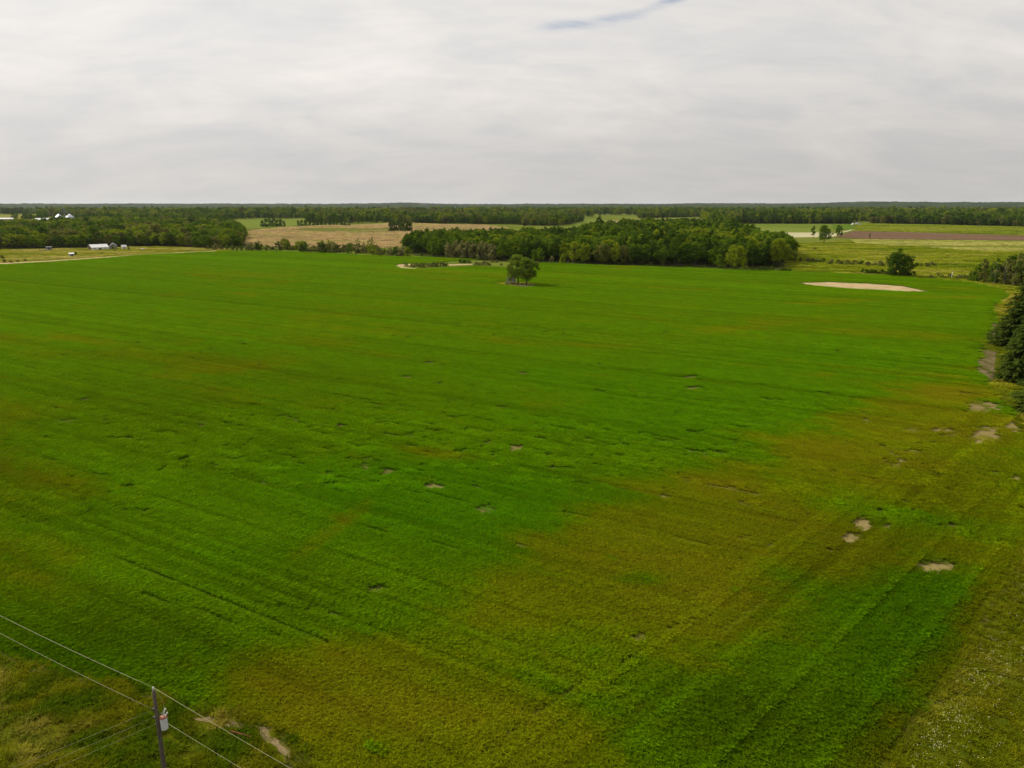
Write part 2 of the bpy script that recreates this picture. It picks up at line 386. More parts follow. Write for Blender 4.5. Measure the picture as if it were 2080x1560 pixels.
sheet_poly('far_meadow', pxs([(455, 449), (520, 446.5), (620, 446), (615, 456), (560, 461), (520, 464), (470, 467), (440, 462)]), 0.15, M['far_green'], wob=6, seed=14)
sheet_poly('far_clearing', pxs([(1160, 451), (1195, 446), (1225, 444.5), (1240, 449), (1230, 454), (1165, 458)]), 0.2, M['far_green'], wob=6, seed=15)
sheet_poly('far_stubble', pxs([(1215, 449.5), (1300, 445.5), (1420, 443.5), (1420, 449.5), (1300, 452), (1225, 454.5)]), 0.25, M['marsh'], wob=6, seed=16)
sheet_poly('far_clearing', pxs([(-200, 441), (0, 436.5), (70, 438), (75, 444), (0, 446), (-200, 452)]), 0.2, M['pale_meadow'], wob=8, seed=17)
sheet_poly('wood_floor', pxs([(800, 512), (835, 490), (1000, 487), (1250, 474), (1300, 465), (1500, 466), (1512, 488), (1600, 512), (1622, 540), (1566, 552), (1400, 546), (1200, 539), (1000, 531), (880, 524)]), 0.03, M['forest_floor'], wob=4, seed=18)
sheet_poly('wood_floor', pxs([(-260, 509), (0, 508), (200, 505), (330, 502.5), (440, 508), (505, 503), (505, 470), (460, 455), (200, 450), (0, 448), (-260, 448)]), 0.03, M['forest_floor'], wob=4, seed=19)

# ------------------------------------------------------------------ the crop
ROW = np.array((0.868, -0.497)); ROWN = np.array((0.497, 0.868))            # rows run parallel to the power line
HEAD = np.array((0.72, 0.694)); HEADN = np.array((0.694, -0.72)); HP = np.array((61.3, 77.0))   # headland rows along the right edge
FIELD = np.concatenate([
    pxs([(-330, 1245), (0, 1345), (130, 1382), (250, 1402), (330, 1432), (420, 1456), (500, 1467), (560, 1492), (596, 1530), (615, 1560)]),
    np.array([(-13.0, 40.5), (-2, 33.5), (19, 34.0)]),
    pxs([(1790, 1600), (1850, 1520), (1918, 1425), (1976, 1325), (2020, 1250), (2077, 1150)]),
    np.array([(75, 91), (92, 108)]),
    pxs([(2085, 880), (2050, 815), (2000, 775), (1985, 735), (2005, 690), (2018, 650), (2020, 620), (2050, 600), (2040, 590), (2000, 580), (1950, 572), (1900, 567), (1760, 558), (1620, 552.5),
         (1560, 549.5), (1400, 544.5), (1200, 537.5), (1110, 534.5), (1070, 537), (1042, 544), (1010, 542), (960, 541), (918, 543), (875, 546), (838, 547), (812, 545), (801, 541), (812, 537.5), (838, 535), (880, 535), (920, 531), (980, 527),
         (900, 523.5), (800, 521), (700, 516.5), (600, 512), (520, 509.5), (450, 510.5), (300, 517), (150, 529), (0, 538), (-260, 556)])])
HOLES = [pxs([(1618, 575), (1680, 573), (1760, 576), (1830, 581), (1888, 592.5), (1840, 593), (1740, 588), (1660, 581)]),
         pxs([(998, 575), (1015, 572.5), (1040, 571.5), (1070, 573), (1090, 577), (1088, 582), (1062, 584), (1030, 580), (1010, 577.5)])]
def boxmask(U, Vv, cu, cv, ru, rv): return (np.abs(U - cu) < ru) & (np.abs(Vv - cv) < rv)
YELLOW = np.array([(430, 1450), (520, 1375), (640, 1322), (740, 1262), (860, 1205), (980, 1135), (1080, 1088), (1190, 1042), (1290, 990), (1420, 940), (1560, 900), (1700, 850), (1830, 800), (1950, 770),
          (2010, 830), (2080, 860), (2080, 960), (1900, 1000), (1700, 1080), (1600, 1150), (1540, 1230), (1500, 1320), (1420, 1400), (1320, 1490), (1230, 1560), (1180, 1680), (560, 1680), (520, 1500)], float)
STREAKS = [  # u, v, half length, half width, slope, amount of yellow
    (640, 1110, 150, 26, -0.72, .55), (120, 1150, 190, 70, 0.4, .55), (330, 1345, 90, 30, 0.1, .5), (150, 830, 150, 16, -0.05, .5), (420, 755, 230, 13, -0.08, .45), (880, 925, 90, 16, 0.05, .45),
    (990, 690, 90, 10, 0.1, .5), (1220, 700, 110, 10, 0.0, .4), (1500, 668, 90, 9, -0.1, .6), (1620, 655, 120, 7, 0.0, .55), (1830, 682, 170, 8, 0.08, .75), (1700, 614, 110, 5, -0.04, .7), (1400, 592, 110, 5, 0.10, .4),
    (1960, 606, 40, 3, 0.0, .9), (1880, 604, 80, 3, 0.0, .4), (500, 600, 220, 6, 0.0, .35), (80, 692, 160, 10, 0.0, .5), (650, 640, 200, 7, 0.03, .35), (760, 780, 80, 11, 0.05, .4), (1680, 762, 24, 6, 0.0, .6),
    (1950, 800, 70, 16, 0.1, .8), (2030, 720, 40, 60, 0, .6), (1500, 745, 60, 5, 0.05, .4), (300, 560, 300, 4, 0.0, .3), (1100, 560, 300, 4, 0.03, .3), (1260, 640, 140, 6, .05, .35), (1000, 655, 60, 5, 0, .4),
    (1400, 990, 160, 30, 0.1, .35), (1620, 915, 110, 20, 0.0, .45), (540, 1395, 90, 45, 0.2, .5), (700, 1440, 120, 40, 0.3, .35), (1240, 1480, 140, 18, -0.55, .5), (1120, 1290, 150, 25, 0.2, .25), (1000, 1430, 260, 80, 0.1, .5), (850, 1330, 200, 50, .1, .3)]
PITS = [  # u, v, ru, rv, bareness
    (1050, 912, 21, 7, .55), (884, 990, 21, 7, .55), (988, 1037, 20, 9, .5), (1125, 952, 15, 5, .45), (838, 887, 17, 4, .2), (770, 862, 11, 3, .2), (1408, 790, 24, 4, .7), (1400, 767, 14, 3, .5), (1410, 918, 19, 4, .2), (1270, 905, 15, 3.5, .15),
    (1750, 1067, 18, 14, .8), (1727, 1094, 22, 9, .75), (1800, 1071, 14, 6, .6), (1870, 1059, 11, 4, .5), (1927, 1073, 20, 6, .75), (1900, 1153, 42, 14, .7), (1350, 1010, 15, 4, .6), (1352, 994, 7, 3, .6), (740, 948, 12, 5, .3),
    (790, 958, 17, 5, .25), (870, 738, 17, 3, .2), (1757, 845, 8, 5, .8), (1757, 856, 9, 6, .7), (1853, 875, 18, 5, .8), (1910, 874, 20, 5, .6), (1932, 883, 12, 6, .6), (2000, 828, 36, 11, .95), (2003, 882, 30, 16, .85), (1985, 895, 15, 9, .8), (2058, 868, 15, 12, .85),
    (130, 858, 24, 7, .35), (215, 855, 17, 3.5, .25), (250, 892, 30, 4, .35), (450, 948, 17, 4, .3), (175, 812, 16, 3.5, .4), (690, 868, 15, 4, .35), (762, 1198, 22, 6, .3), (1060, 1110, 9, 4, .6), (1292, 1300, 18, 10, .35), (1400, 1262, 8, 5, .6),
    (2060, 975, 11, 6, .7), (2008, 962, 20, 3, .5), (1565, 1108, 14, 5, .4), (1060, 760, 18, 3.5, .5), (890, 781, 12, 3, .3), (826, 768, 13, 3, .5), (930, 702, 8, 2.5, .5), (1215, 742, 9, 3, .5), (990, 901, 13, 4, .3), (1115, 926, 12, 3.5, .15), (1490, 905, 14, 3, .4),
    (575, 724, 8, 2.5, .5), (110, 832, 14, 3, .3), (1510, 1095, 16, 4, .35), (1800, 1070, 10, 4, .6), (1690, 1120, 14, 4, .3), (920, 818, 18, 3, .35), (960, 800, 12, 3, .4), (930, 850, 12, 3, .35)]
LINES = [  # dark wheel lines and drill misses: pixel polyline, half width m, depth, bareness
    ([(0, 1035), (170, 1108), (330, 1180), (520, 1253), (660, 1312)], .32, .8, .1), ([(1150, 1043), (1300, 1075), (1440, 1111)], .30, .9, .15), ([(1430, 984), (1580, 1016)], .28, .9, .5), ([(1105, 972), (1285, 1000)], .26, .9, .1),
    ([(290, 1215), (420, 1255), (560, 1300)], .35, .7, .1), ([(520, 1228), (720, 1258)], .30, .9, .1), ([(740, 1075), (980, 1130), (1200, 1190)], .25, .6, .1), ([(820, 1000), (1000, 1032)], .25, .6, .1),
    ([(1585, 1190), (1625, 1160), (1662, 1130)], .28, 1.0, .8), ([(1810, 955), (1845, 920), (1872, 893)], .30, .9, .8), ([(1470, 1290), (1580, 1195)], .25, .6, .2), ([(430, 930), (760, 985), (1010, 1035)], .25, .5, .1),
    ([(1840, 940), (1800, 915)], .3, .9, .6), ([(1825, 920), (1790, 908)], .3, .9, .6), ([(1180, 860), (1420, 905)], .28, .7, .1), ([(1000, 830), (1240, 880)], .28, .7, .1), ([(1600, 700), (1870, 745)], .3, .4, .1)]
srng = np.random.default_rng(77)
SMALL = []
for i in range(760):
    v = 640 + 330 * srng.random() ** 1.3; u = -60 + 2050 * srng.random()
    if u > 1560 and v > 850: continue
    x, y, _ = px(u, v)
    SMALL.append((x, y, srng.uniform(0.5, 1.5) * srng.uniform(0.8, 1.8) * (1.6 if i % 3 == 0 else 1), srng.uniform(0.35, 0.9) * (1.3 if i % 3 == 0 else 1), srng.uniform(0.4, 1.0), max(0, srng.normal(.05, .15))))

def crop(X, Y):
    """crop height, bareness, yellowness and lushness at world points"""
    U, Vv = proj(X, Y)
    A = X * ROW[0] + Y * ROW[1]; B = X * ROWN[0] + Y * ROWN[1]
    nb = fbm(A / 60, B / 26, 3, 5); nm = fbm(A / 22, B / 7, 9, 5); nf = fbm(A / 5, B / 1.6, 21, 4); nx = fbm(X / 9, Y / 9, 31, 4); nt = fbm(X / 1.3, Y / 1.3, 41, 3)
    # distance to the edge, made uneven
    D = sdist(FIELD, X, Y) + (nx - .5) * 3.0 * np.clip(np.hypot(X, Y) / 150, .5, 1.6) + (nt - .5) * 1.2
    for h in HOLES: D = np.minimum(D, -sdist(h, X, Y) + (nx - .5) * 2.2)
    # yellow
    soft = np.clip((Vv - 420) / 9, 12, 90)
    sy = sdist(YELLOW, U, Vv) + (nm - .5) * 150 * np.clip((Vv - 450) / 700, .15, 1) + (nb - .5) * 90 + (nf - .5) * 50
    yel = 0.70 * sstep(sy, -soft * 1.0, soft * 1.25)
    right = sstep(U, 1480, 1760) * sstep(Vv, 930, 1040)
    yel = np.maximum(yel * (1 - 0.15 * right), .56 * sstep(U, 1500, 1700) * sstep(Vv, 860, 960) * (1 - sstep(Vv, 1120, 1240)))
    yel = np.maximum(yel, .75 * (1 - sstep(-((X - HP[0]) * HEADN[0] + (Y - HP[1]) * HEADN[1]), 1.0, 5.5)))        # thin yellowish rows along the right edge
    for (u, v, a, b, s, q) in STREAKS:
        du = U - u; dv = Vv - v - s * du; yel = np.maximum(yel, yel + (1 - yel) * q * np.exp(-(du / a) ** 2 * 1.1 - (dv / b) ** 2) * np.clip(.35 + 1.3 * nm, 0, 1.4))
    yel = yel + (nm - .5) * .85 + (nb - .5) * .85 + (nf - .5) * .3 - .04
    # lush green places
    lush = .5 + (nb - .5) * .8
    for (u, v, a, b, q) in [(900, 1040, 330, 90, .5), (1400, 840, 330, 60, .5), (1880, 1290, 150, 190, .9), (1500, 1480, 150, 90, .5), (200, 1330, 260, 50, .55), (480, 1150, 150, 60, .45), (1000, 1010, 200, 60, .4), (1800, 1480, 150, 120, .4), (700, 980, 350, 60, .3), (1250, 760, 400, 30, .3), (1700, 720, 200, 30, .3)]:
        g = q * np.exp(-((U - u) / a) ** 2 - ((Vv - v) / b) ** 2); lush = lush + g; yel = yel - g * .55
    for (u, v, a, b) in [(755, 1526, 36, 12), (1350, 1440, 26, 14), (1240, 1137, 16, 6), (1300, 1180, 60, 12), (1490, 1200, 10, 8)]:
        g = np.exp(-(((U - u) / a) ** 2 + ((Vv - v) / b) ** 2) ** 2); yel = yel - g * .55; lush = lush + g * .3
    yel = np.minimum(yel, .50 + .50 * sstep(sy, -soft * 1.2, soft * .6))
    dark = np.zeros_like(X)  # deeper green, taller crop; partly a vignette's darkening put into the colour
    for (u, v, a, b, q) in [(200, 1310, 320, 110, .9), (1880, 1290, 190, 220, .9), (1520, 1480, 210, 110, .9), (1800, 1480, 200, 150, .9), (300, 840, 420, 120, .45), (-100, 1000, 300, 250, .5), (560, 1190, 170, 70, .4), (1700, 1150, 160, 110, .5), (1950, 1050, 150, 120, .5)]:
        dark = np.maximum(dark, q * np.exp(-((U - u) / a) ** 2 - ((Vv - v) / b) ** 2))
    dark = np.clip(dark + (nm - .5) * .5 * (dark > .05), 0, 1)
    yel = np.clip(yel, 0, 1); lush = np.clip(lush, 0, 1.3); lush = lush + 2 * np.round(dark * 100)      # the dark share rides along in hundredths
    H = (.50 + .10 * dark) * (1 - .42 * yel) * (.93 + .14 * nt) * (.92 + .16 * nf)
    bare = np.zeros_like(X); dep = np.zeros_like(X)
    for (u, v, ru, rv, q) in PITS:
        m = boxmask(U, Vv, u, v, ru * 1.9, rv * 1.9)
        if not m.any(): continue
        d = np.sqrt(((U[m] - u) / ru) ** 2 + ((Vv[m] - v) / rv) ** 2) + (nt[m] - .5) * .5 + (nx[m] - .5) * .35
        k = 1 - sstep(d, .75, 1.15); dep[m] = np.maximum(dep[m], k); bare[m] = np.maximum(bare[m], k * q)
    for (x, y, la, lb, q, br) in SMALL:
        m = (np.abs(X - x) < 5.5) & (np.abs(Y - y) < 5.5)
        if not m.any(): continue
        da = (X[m] - x) * ROW[0] + (Y[m] - y) * ROW[1]; db = (X[m] - x) * ROWN[0] + (Y[m] - y) * ROWN[1]
        d = np.sqrt((da / la) ** 2 + (db / lb) ** 2) + (nt[m] - .5) * .9
        k = (1 - sstep(d, .6, 1.15)) * q; dep[m] = np.maximum(dep[m], k); bare[m] = np.maximum(bare[m], k * br)
    for (pl, w, q, br) in LINES:
        P = pxs(pl); lo = P.min(0) - 2; hi = P.max(0) + 2
        m = (X > lo[0]) & (X < hi[0]) & (Y > lo[1]) & (Y < hi[1])
        if not m.any(): continue
        sc = np.clip(np.hypot(X[m], Y[m]) / 110, .8, 2)
        k = (1 - sstep(segdist(P, X[m], Y[m]) / (w * sc) + (nt[m] - .5) * 1.0, .6, 1.3)) * q * np.clip(.3 + 1.4 * nx[m], 0, 1)
        dep[m] = np.maximum(dep[m], k); bare[m] = np.maximum(bare[m], k * br)
    # thin crop next to the bare lane by the conifers and along the edges
    edge = sstep(D, -.2, 2.2)
    H = H * (1 - .93 * dep)
    Z = np.where(D > 0, H * np.clip(edge * 1.15, 0, 1), -.06 + np.clip(D, -3, 0) * .2)
    bare = np.maximum(bare, (1 - sstep(D, .0, 1.0)) * .3)
    return Z, bare, yel, lush, D, dep, nt
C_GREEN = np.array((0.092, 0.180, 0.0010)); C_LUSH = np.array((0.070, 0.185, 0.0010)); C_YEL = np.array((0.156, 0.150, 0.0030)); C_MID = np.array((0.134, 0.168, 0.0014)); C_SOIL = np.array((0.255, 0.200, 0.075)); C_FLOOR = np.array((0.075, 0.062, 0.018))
def crop_colour(bare, yel, lush):
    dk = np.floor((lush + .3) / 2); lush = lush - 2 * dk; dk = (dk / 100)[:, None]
    l = np.clip(lush - .35, 0, 1)[:, None]
    g = C_GREEN * (1 - l) + C_LUSH * l
    y1 = np.clip(yel * 2, 0, 1)[:, None]; y2 = np.clip(yel * 2 - 1, 0, 1)[:, None]
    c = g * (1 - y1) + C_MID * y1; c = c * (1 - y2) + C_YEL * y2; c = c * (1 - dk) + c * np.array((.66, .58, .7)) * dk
    b = np.clip(bare, 0, 1)[:, None]
    return c * (1 - b) + C_SOIL * b

NR, NTH = 860, 900
rad = 40.0 * (760.0 / 40.0) ** (np.arange(NR) / (NR - 1)); th = np.radians(np.linspace(-47, 47, NTH))
RR, TT = np.meshgrid(rad, th, indexing='ij'); X = (RR * np.sin(TT)).ravel(); Y = (RR * np.cos(TT)).ravel()
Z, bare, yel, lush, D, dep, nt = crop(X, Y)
Z = np.where(Z > 0, Z * .22, Z)            # the floor under the blades
idx = np.arange(NR * NTH).reshape(NR, NTH)
Q = np.stack([idx[:-1, :-1], idx[:-1, 1:], idx[1:, 1:], idx[1:, :-1]], -1).reshape(-1, 4)
Q = Q[(D[Q] > -1.5).any(1)]
used = np.unique(Q); remap = np.full(NR * NTH, -1); remap[used] = np.arange(len(used)); Q = remap[Q]
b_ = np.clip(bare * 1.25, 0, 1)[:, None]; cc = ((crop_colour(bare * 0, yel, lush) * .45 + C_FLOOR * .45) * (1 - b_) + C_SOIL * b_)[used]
me = np_mesh('crop_field', np.stack([X, Y, Z], 1)[used], Q[:, ::-1], True)
if me.polygons[0].normal.z < 0: me.flip_normals()
at_ = me.attributes.new('tint', 'FLOAT_COLOR', 'POINT'); at_.data.foreach_set('color', np.concatenate([cc, np.ones((len(cc), 1))], 1).astype(np.float32).ravel())
ct = NT('crop')
an = ct.n('ShaderNodeAttribute', attribute_name='tint')
rowang = math.atan2(ROW[1], ROW[0])
g1 = ct.noise(0.5, 6, 0.7, sc=(0.22, 1.0, 1), rot=-rowang)
g2 = ct.noise(2.2, 6, 0.75)
g3 = ct.noise(0.09, 5, 0.6, sc=(0.2, 1.0, 1), rot=-rowang)
v = ct.math('MULTIPLY', ct.rng(g1, 0.25, 0.75, AL * 0.6, AL * 1.3), ct.math('MULTIPLY', ct.rng(g2, 0.25, 0.75, 0.66, 1.34), ct.rng(g3, 0.3, 0.7, 0.86, 1.14)))
hb = ct.math('ADD', ct.math('MULTIPLY', g1, 0.6), ct.math('MULTIPLY', g2, 0.5))
M['crop'] = ct.pbr(ct.scale(an.outputs['Color'], v), 0.9, 0, 0.0, bump=hb, bstr=0.55, bdist=0.5)
tag(link('crop_field', me, M['crop']), kind='structure')
sheet_poly('bare_sand', pxs([(1600, 574), (1680, 570), (1760, 573), (1830, 578), (1900, 592), (1840, 596), (1740, 591), (1640, 583)]), 0.03, M['sand'])
sheet_poly('bare_sand', pxs([(797, 541), (808, 537.5), (825, 536), (842, 536), (845, 538), (826, 539), (818, 541.5), (826, 543.5), (845, 545), (842, 548), (815, 547.5), (800, 544)]), 0.03, M['sand'], wob=1, seed=21)
sheet_poly('bare_sand', pxs([(910, 537), (935, 536.5), (960, 536), (960, 537.5), (930, 539), (912, 539.5)]), 0.03, M['sand'], wob=1, seed=22)
sheet_poly('bare_sand', pxs([(2000, 582), (2030, 584.5), (2060, 587), (2060, 590), (2030, 588.5), (2000, 584.5)]), 0.06, M['sand'], wob=.6, seed=23)
sheet_poly('dirt_lane', pxs([(1982, 770), (1985, 735), (1996, 712), (2010, 712), (2024, 716), (2022, 740), (2018, 772)]), 0.03, M['soil'], wob=.6, seed=24)
sheet_poly('dirt_lane', pxs([(2008, 690), (2018, 650), (2024, 650), (2022, 680), (2016, 700)]), 0.03, M['soil'], wob=.6, seed=25)
sheet_poly('bare_sand', pxs([(780, 522.5), (810, 520.5), (832, 521.5), (832, 523), (806, 524)]), 0.05, M['sand'], wob=1, seed=27)
sheet_poly('farm_track', pxs([(-260, 553), (0, 534.5), (90, 530), (170, 525), (300, 516), (440, 509), (440, 511), (300, 518.5), (170, 527.5), (90, 533), (0, 538), (-260, 558)]), 0.08, M['sand'], wob=1, seed=28)
# worn strip that curves round the corner of the field
sheet_poly('dirt_strip', pxs([(392, 1456), (430, 1462), (470, 1466), (500, 1472), (540, 1486), (570, 1506), (592, 1528), (606, 1548), (622, 1590), (608, 1590), (596, 1556), (580, 1534), (556, 1512), (530, 1496), (498, 1482), (465, 1477), (425, 1474), (400, 1466)]), 0.03, M['soil_pale'], wob=.55, seed=29, step=.3)

# ------------------------------------------------------------------ scattering by geometry nodes (only for what nobody could count)
def scatter(name, P, rotz, scl, idx, protos, tint=None, label=None, cat=None):
    me = bpy.data.meshes.new(name); n = len(P)
    me.vertices.add(n); me.vertices.foreach_set('co', np.asarray(P, np.float32).ravel())
    a = me.attributes.new('rot', 'FLOAT_VECTOR', 'POINT'); r3 = np.zeros((n, 3), np.float32); r3[:, 2] = rotz; a.data.foreach_set('vector', r3.ravel())
    a = me.attributes.new('scl', 'FLOAT_VECTOR', 'POINT'); a.data.foreach_set('vector', np.asarray(scl, np.float32).ravel())
    a = me.attributes.new('pick', 'INT', 'POINT'); a.data.foreach_set('value', np.asarray(idx, np.int32))
    if tint is not None:
        a = me.attributes.new('tint', 'FLOAT_VECTOR', 'POINT'); a.data.foreach_set('vector', np.asarray(tint, np.float32).ravel())
    ng = bpy.data.node_groups.new(name, 'GeometryNodeTree')
    ng.interface.new_socket('Geometry', in_out='INPUT', socket_type='NodeSocketGeometry'); ng.interface.new_socket('Geometry', in_out='OUTPUT', socket_type='NodeSocketGeometry')
    N = ng.nodes; L = ng.links
    gi = N.new('NodeGroupInput'); go = N.new('NodeGroupOutput'); jn = N.new('GeometryNodeJoinGeometry')
    def named(nm, ty):
        q = N.new('GeometryNodeInputNamedAttribute'); q.data_type = ty; q.inputs[0].default_value = nm; return q.outputs[0]
    pk = named('pick', 'INT'); ro = named('rot', 'FLOAT_VECTOR'); sc = named('scl', 'FLOAT_VECTOR')
    for i, pr in enumerate(protos):
        cm = N.new('FunctionNodeCompare'); cm.data_type = 'INT'; cm.operation = 'EQUAL'; L.new(pk, cm.inputs[2]); cm.inputs[3].default_value = i
        oi = N.new('GeometryNodeObjectInfo'); oi.inputs[0].default_value = pr; oi.inputs[1].default_value = True
        ip = N.new('GeometryNodeInstanceOnPoints')
        L.new(gi.outputs[0], ip.inputs['Points']); L.new(cm.outputs[0], ip.inputs['Selection']); L.new(oi.outputs['Geometry'], ip.inputs['Instance'])
        L.new(ro, ip.inputs['Rotation']); L.new(sc, ip.inputs['Scale']); L.new(ip.outputs[0], jn.inputs[0])
    L.new(jn.outputs[0], go.inputs[0])
    o = link(name, me); md = o.modifiers.new('scatter', 'NODES'); md.node_group = ng
    tag(o, label, cat, kind='stuff'); return o
def proto(name, me): return bpy.data.objects.new(name, me)       # source shape, not placed in the scene itself

# blades of the crop: little patches of drilled rows
def tuft_mat(name, trans, lo, hi):
    t = NT(name); a_ = t.n('ShaderNodeAttribute', attribute_name='tint', attribute_type='INSTANCER')
    g = t.noise(3.1, 3, 0.6); return t.leaf(t.scale(a_.outputs['Vector'], t.rng(g, 0.3, 0.7, AL * lo, AL * hi)), trans)
M['crop_blade'] = tuft_mat('crop_blade', 0.35, 0.75, 1.25)
def blade_patch(name, seed, rows, length, dr, per_m, blades, h, w, mat, lean=0.35, jit=0.03):
    r = np.random.default_rng(seed); V = []; Q = []
    for k in range(rows):
        yb = (k - (rows - 1) / 2) * dr
        for _ in range(int(length * per_m)):
            x0 = r.uniform(-length / 2, length / 2); y0 = yb + r.normal(0, jit); hh = h * r.uniform(.6, 1.15)
            for b in range(blades):
                a = r.uniform(0, 2 * math.pi); ln = r.uniform(.1, lean) * hh; ww = w * r.uniform(.7, 1.3)
                dx, dy = math.cos(a), math.sin(a); nx_, ny_ = -dy * ww / 2, dx * ww / 2; hb_ = hh * r.uniform(.7, 1.1)
                i = len(V)
                V += [(x0 - nx_, y0 - ny_, -.05), (x0 + nx_, y0 + ny_, -.05), (x0 + dx * ln * .4 + nx_ * .95, y0 + dy * ln * .4 + ny_ * .95, hb_ * .85), (x0 + dx * ln * .4 - nx_ * .95, y0 + dy * ln * .4 - ny_ * .95, hb_ * .85),
                      (x0 + dx * ln * 1.7 + nx_ * .3, y0 + dy * ln * 1.7 + ny_ * .3, hb_ * r.uniform(.8, 1.05)), (x0 + dx * ln * 1.7 - nx_ * .3, y0 + dy * ln * 1.7 - ny_ * .3, hb_ * r.uniform(.8, 1.05))]
                Q += [(i, i + 1, i + 2, i + 3), (i + 3, i + 2, i + 4, i + 5)]
    me = np_mesh(name, V, Q); me.materials.append(mat); return proto(name, me)
LOD = [(30, 118, .95, .84, [blade_patch('crop_tuft', 100 + i, 4, 1.0, .21, 11, 4, 1.0, .05, M['crop_blade'], .24, .022) for i in range(5)]),
       (118, 235, 1.55, 1.5, [blade_patch('crop_tuft', 110 + i, 5, 1.7, .30, 8, 4, 1.0, .10, M['crop_blade'], .5, .05) for i in range(4)]),
       (235, 760, 2.7, 2.5, [blade_patch('crop_tuft', 120 + i, 6, 3.0, .42, 5, 4, 1.0, .20, M['crop_blade'], .8, .12) for i in range(4)])]
cropP = sum([l[4] for l in LOD], [])
def lattice(U_, N_, du, dn, box):
    c = np.array([(x, y) for x in (box[0], box[1]) for y in (box[2], box[3])]); A = c @ U_; B = c @ N_
    a, b = np.meshgrid(np.arange(A.min(), A.max(), du), np.arange(B.min(), B.max(), dn), indexing='ij')
    a = a + (np.arange(a.shape[1])[None, :] % 2) * du * .5; a = a.ravel(); b = b.ravel()
    return a[:, None] * U_ + b[:, None] * N_
def in_view(P, m=3.0, rmax=1e9):
    r = np.hypot(P[:, 0], P[:, 1]); return (np.abs(P[:, 0]) < (P[:, 1] + 8) * .79 + m) & (P[:, 1] > 34) & (r < rmax)
parts = []; first = 0
for (r0_, r1_, du_, dn_, pr_) in LOD:
    for (U_, N_, head) in ((ROW, ROWN, False), (HEAD, HEADN, True)):
        if head and r0_ > 200: continue
        w_ = r1_ * .78; P = lattice(U_, N_, du_, dn_, (-w_, w_, 30, r1_ + 25)); P = P[in_view(P, 4, r1_ + 25)]
        r = np.hypot(P[:, 0], P[:, 1]); jr = r + (hash2(np.floor(P[:, 0] / 3), np.floor(P[:, 1] / 3), 7) - .5) * 36; P = P[(jr >= r0_) & (jr < r1_)]
        q = (P - HP) @ HEADN                                      # negative: inside the field, left of the right edge
        hd = (q > -23 + 3 * (vnoise(P[:, 0] / 15, P[:, 1] / 15, 3) - .5)) & (r0_ < 200); P = P[hd == head]
        P = P + rng.normal(0, .08 * du_, (len(P), 1)) * U_
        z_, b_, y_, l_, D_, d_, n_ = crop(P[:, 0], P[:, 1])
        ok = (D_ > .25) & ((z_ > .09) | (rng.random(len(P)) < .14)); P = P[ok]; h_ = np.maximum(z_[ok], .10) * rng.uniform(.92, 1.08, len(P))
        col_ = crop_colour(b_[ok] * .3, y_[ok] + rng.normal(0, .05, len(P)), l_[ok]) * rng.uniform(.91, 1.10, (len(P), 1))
        ln_ = np.round((P @ N_) / dn_); q_ = hash2(ln_, ln_ * 0, 5) + .6 * hash2(np.floor(ln_ / 4), ln_ * 0, 9) + .8 * fbm(P @ U_ / 9, P @ N_ / 2.2, 71, 3); q_ = (q_ - 1.2)[:, None]   # drill rows and passes differ a little
        col_ = col_ * (1 + (.34 if head else .26) * q_); h_ = h_ * (1 + .3 * q_[:, 0])
        bb_ = P @ N_ + .35 * (fbm(P @ U_ / 40, P[:, 0] * 0, 13, 2) - .5); tl_ = (np.mod(bb_, 24.0) < dn_ * .75) | ((np.mod(bb_ - 2.3, 24.0) < dn_ * .75) & (r0_ < 200)); tl_ = tl_ * np.clip(2.2 * fbm(P @ U_ / 30, bb_ / 24, 17, 2) - .4, 0, 1)      # wheelings
        tl_ = tl_ * (.2 if head else .55); h_ = h_ * (1 - .5 * tl_); col_ = col_ * (1 - .18 * tl_[:, None])
        ang = math.atan2(U_[1], U_[0]) + rng.normal(0, .01, len(P)) + (rng.random(len(P)) < .5) * math.pi
        parts.append((np.concatenate([P, np.zeros((len(P), 1))], 1), ang, h_, col_, first + rng.integers(0, len(pr_), len(P))))
    first += len(pr_)
P = np.concatenate([q[0] for q in parts]); ang = np.concatenate([q[1] for q in parts]); h_ = np.concatenate([q[2] for q in parts]); col_ = np.concatenate([q[3] for q in parts]); pk_ = np.concatenate([q[4] for q in parts])
scatter('crop_blades', P, ang, np.stack([np.ones(len(P)), np.ones(len(P)), h_ * 1.1], 1), pk_, cropP, col_, 'young green cereal blades drilled in rows over the field', 'crop')
print('crop patches', len(P))

# rough verge grass outside the crop, with straw tussocks and white flowers
M['verge_blade'] = tuft_mat('verge_blade', 0.3, 0.65, 1.35)
def tussock(name, seed, n, h, w, spread, lean):
    r = np.random.default_rng(seed); V = []; Q = []
    for _ in range(n):
        x0, y0 = r.normal(0, spread, 2); a = r.uniform(0, 2 * math.pi); hh = h * r.uniform(.5, 1.2); ln = hh * r.uniform(.15, lean); ww = w * r.uniform(.6, 1.3)
        dx, dy = math.cos(a), math.sin(a); nx_, ny_ = -dy * ww / 2, dx * ww / 2; i = len(V)
        V += [(x0 - nx_, y0 - ny_, -.04), (x0 + nx_, y0 + ny_, -.04), (x0 + dx * ln * .5 + nx_, y0 + dy * ln * .5 + ny_, hh * .7), (x0 + dx * ln * .5 - nx_, y0 + dy * ln * .5 - ny_, hh * .7),
              (x0 + dx * ln * 1.5 + nx_ * .15, y0 + dy * ln * 1.5 + ny_ * .15, hh), (x0 + dx * ln * 1.5 - nx_ * .15, y0 + dy * ln * 1.5 - ny_ * .15, hh)]
        Q += [(i, i + 1, i + 2, i + 3), (i + 3, i + 2, i + 4, i + 5)]
    me = np_mesh(name, V, Q); me.materials.append(M['verge_blade']); return proto(name, me)
vergeP = [tussock('grass_tuft', 200 + i, 34, .5, .05, .2, .8) for i in range(4)]
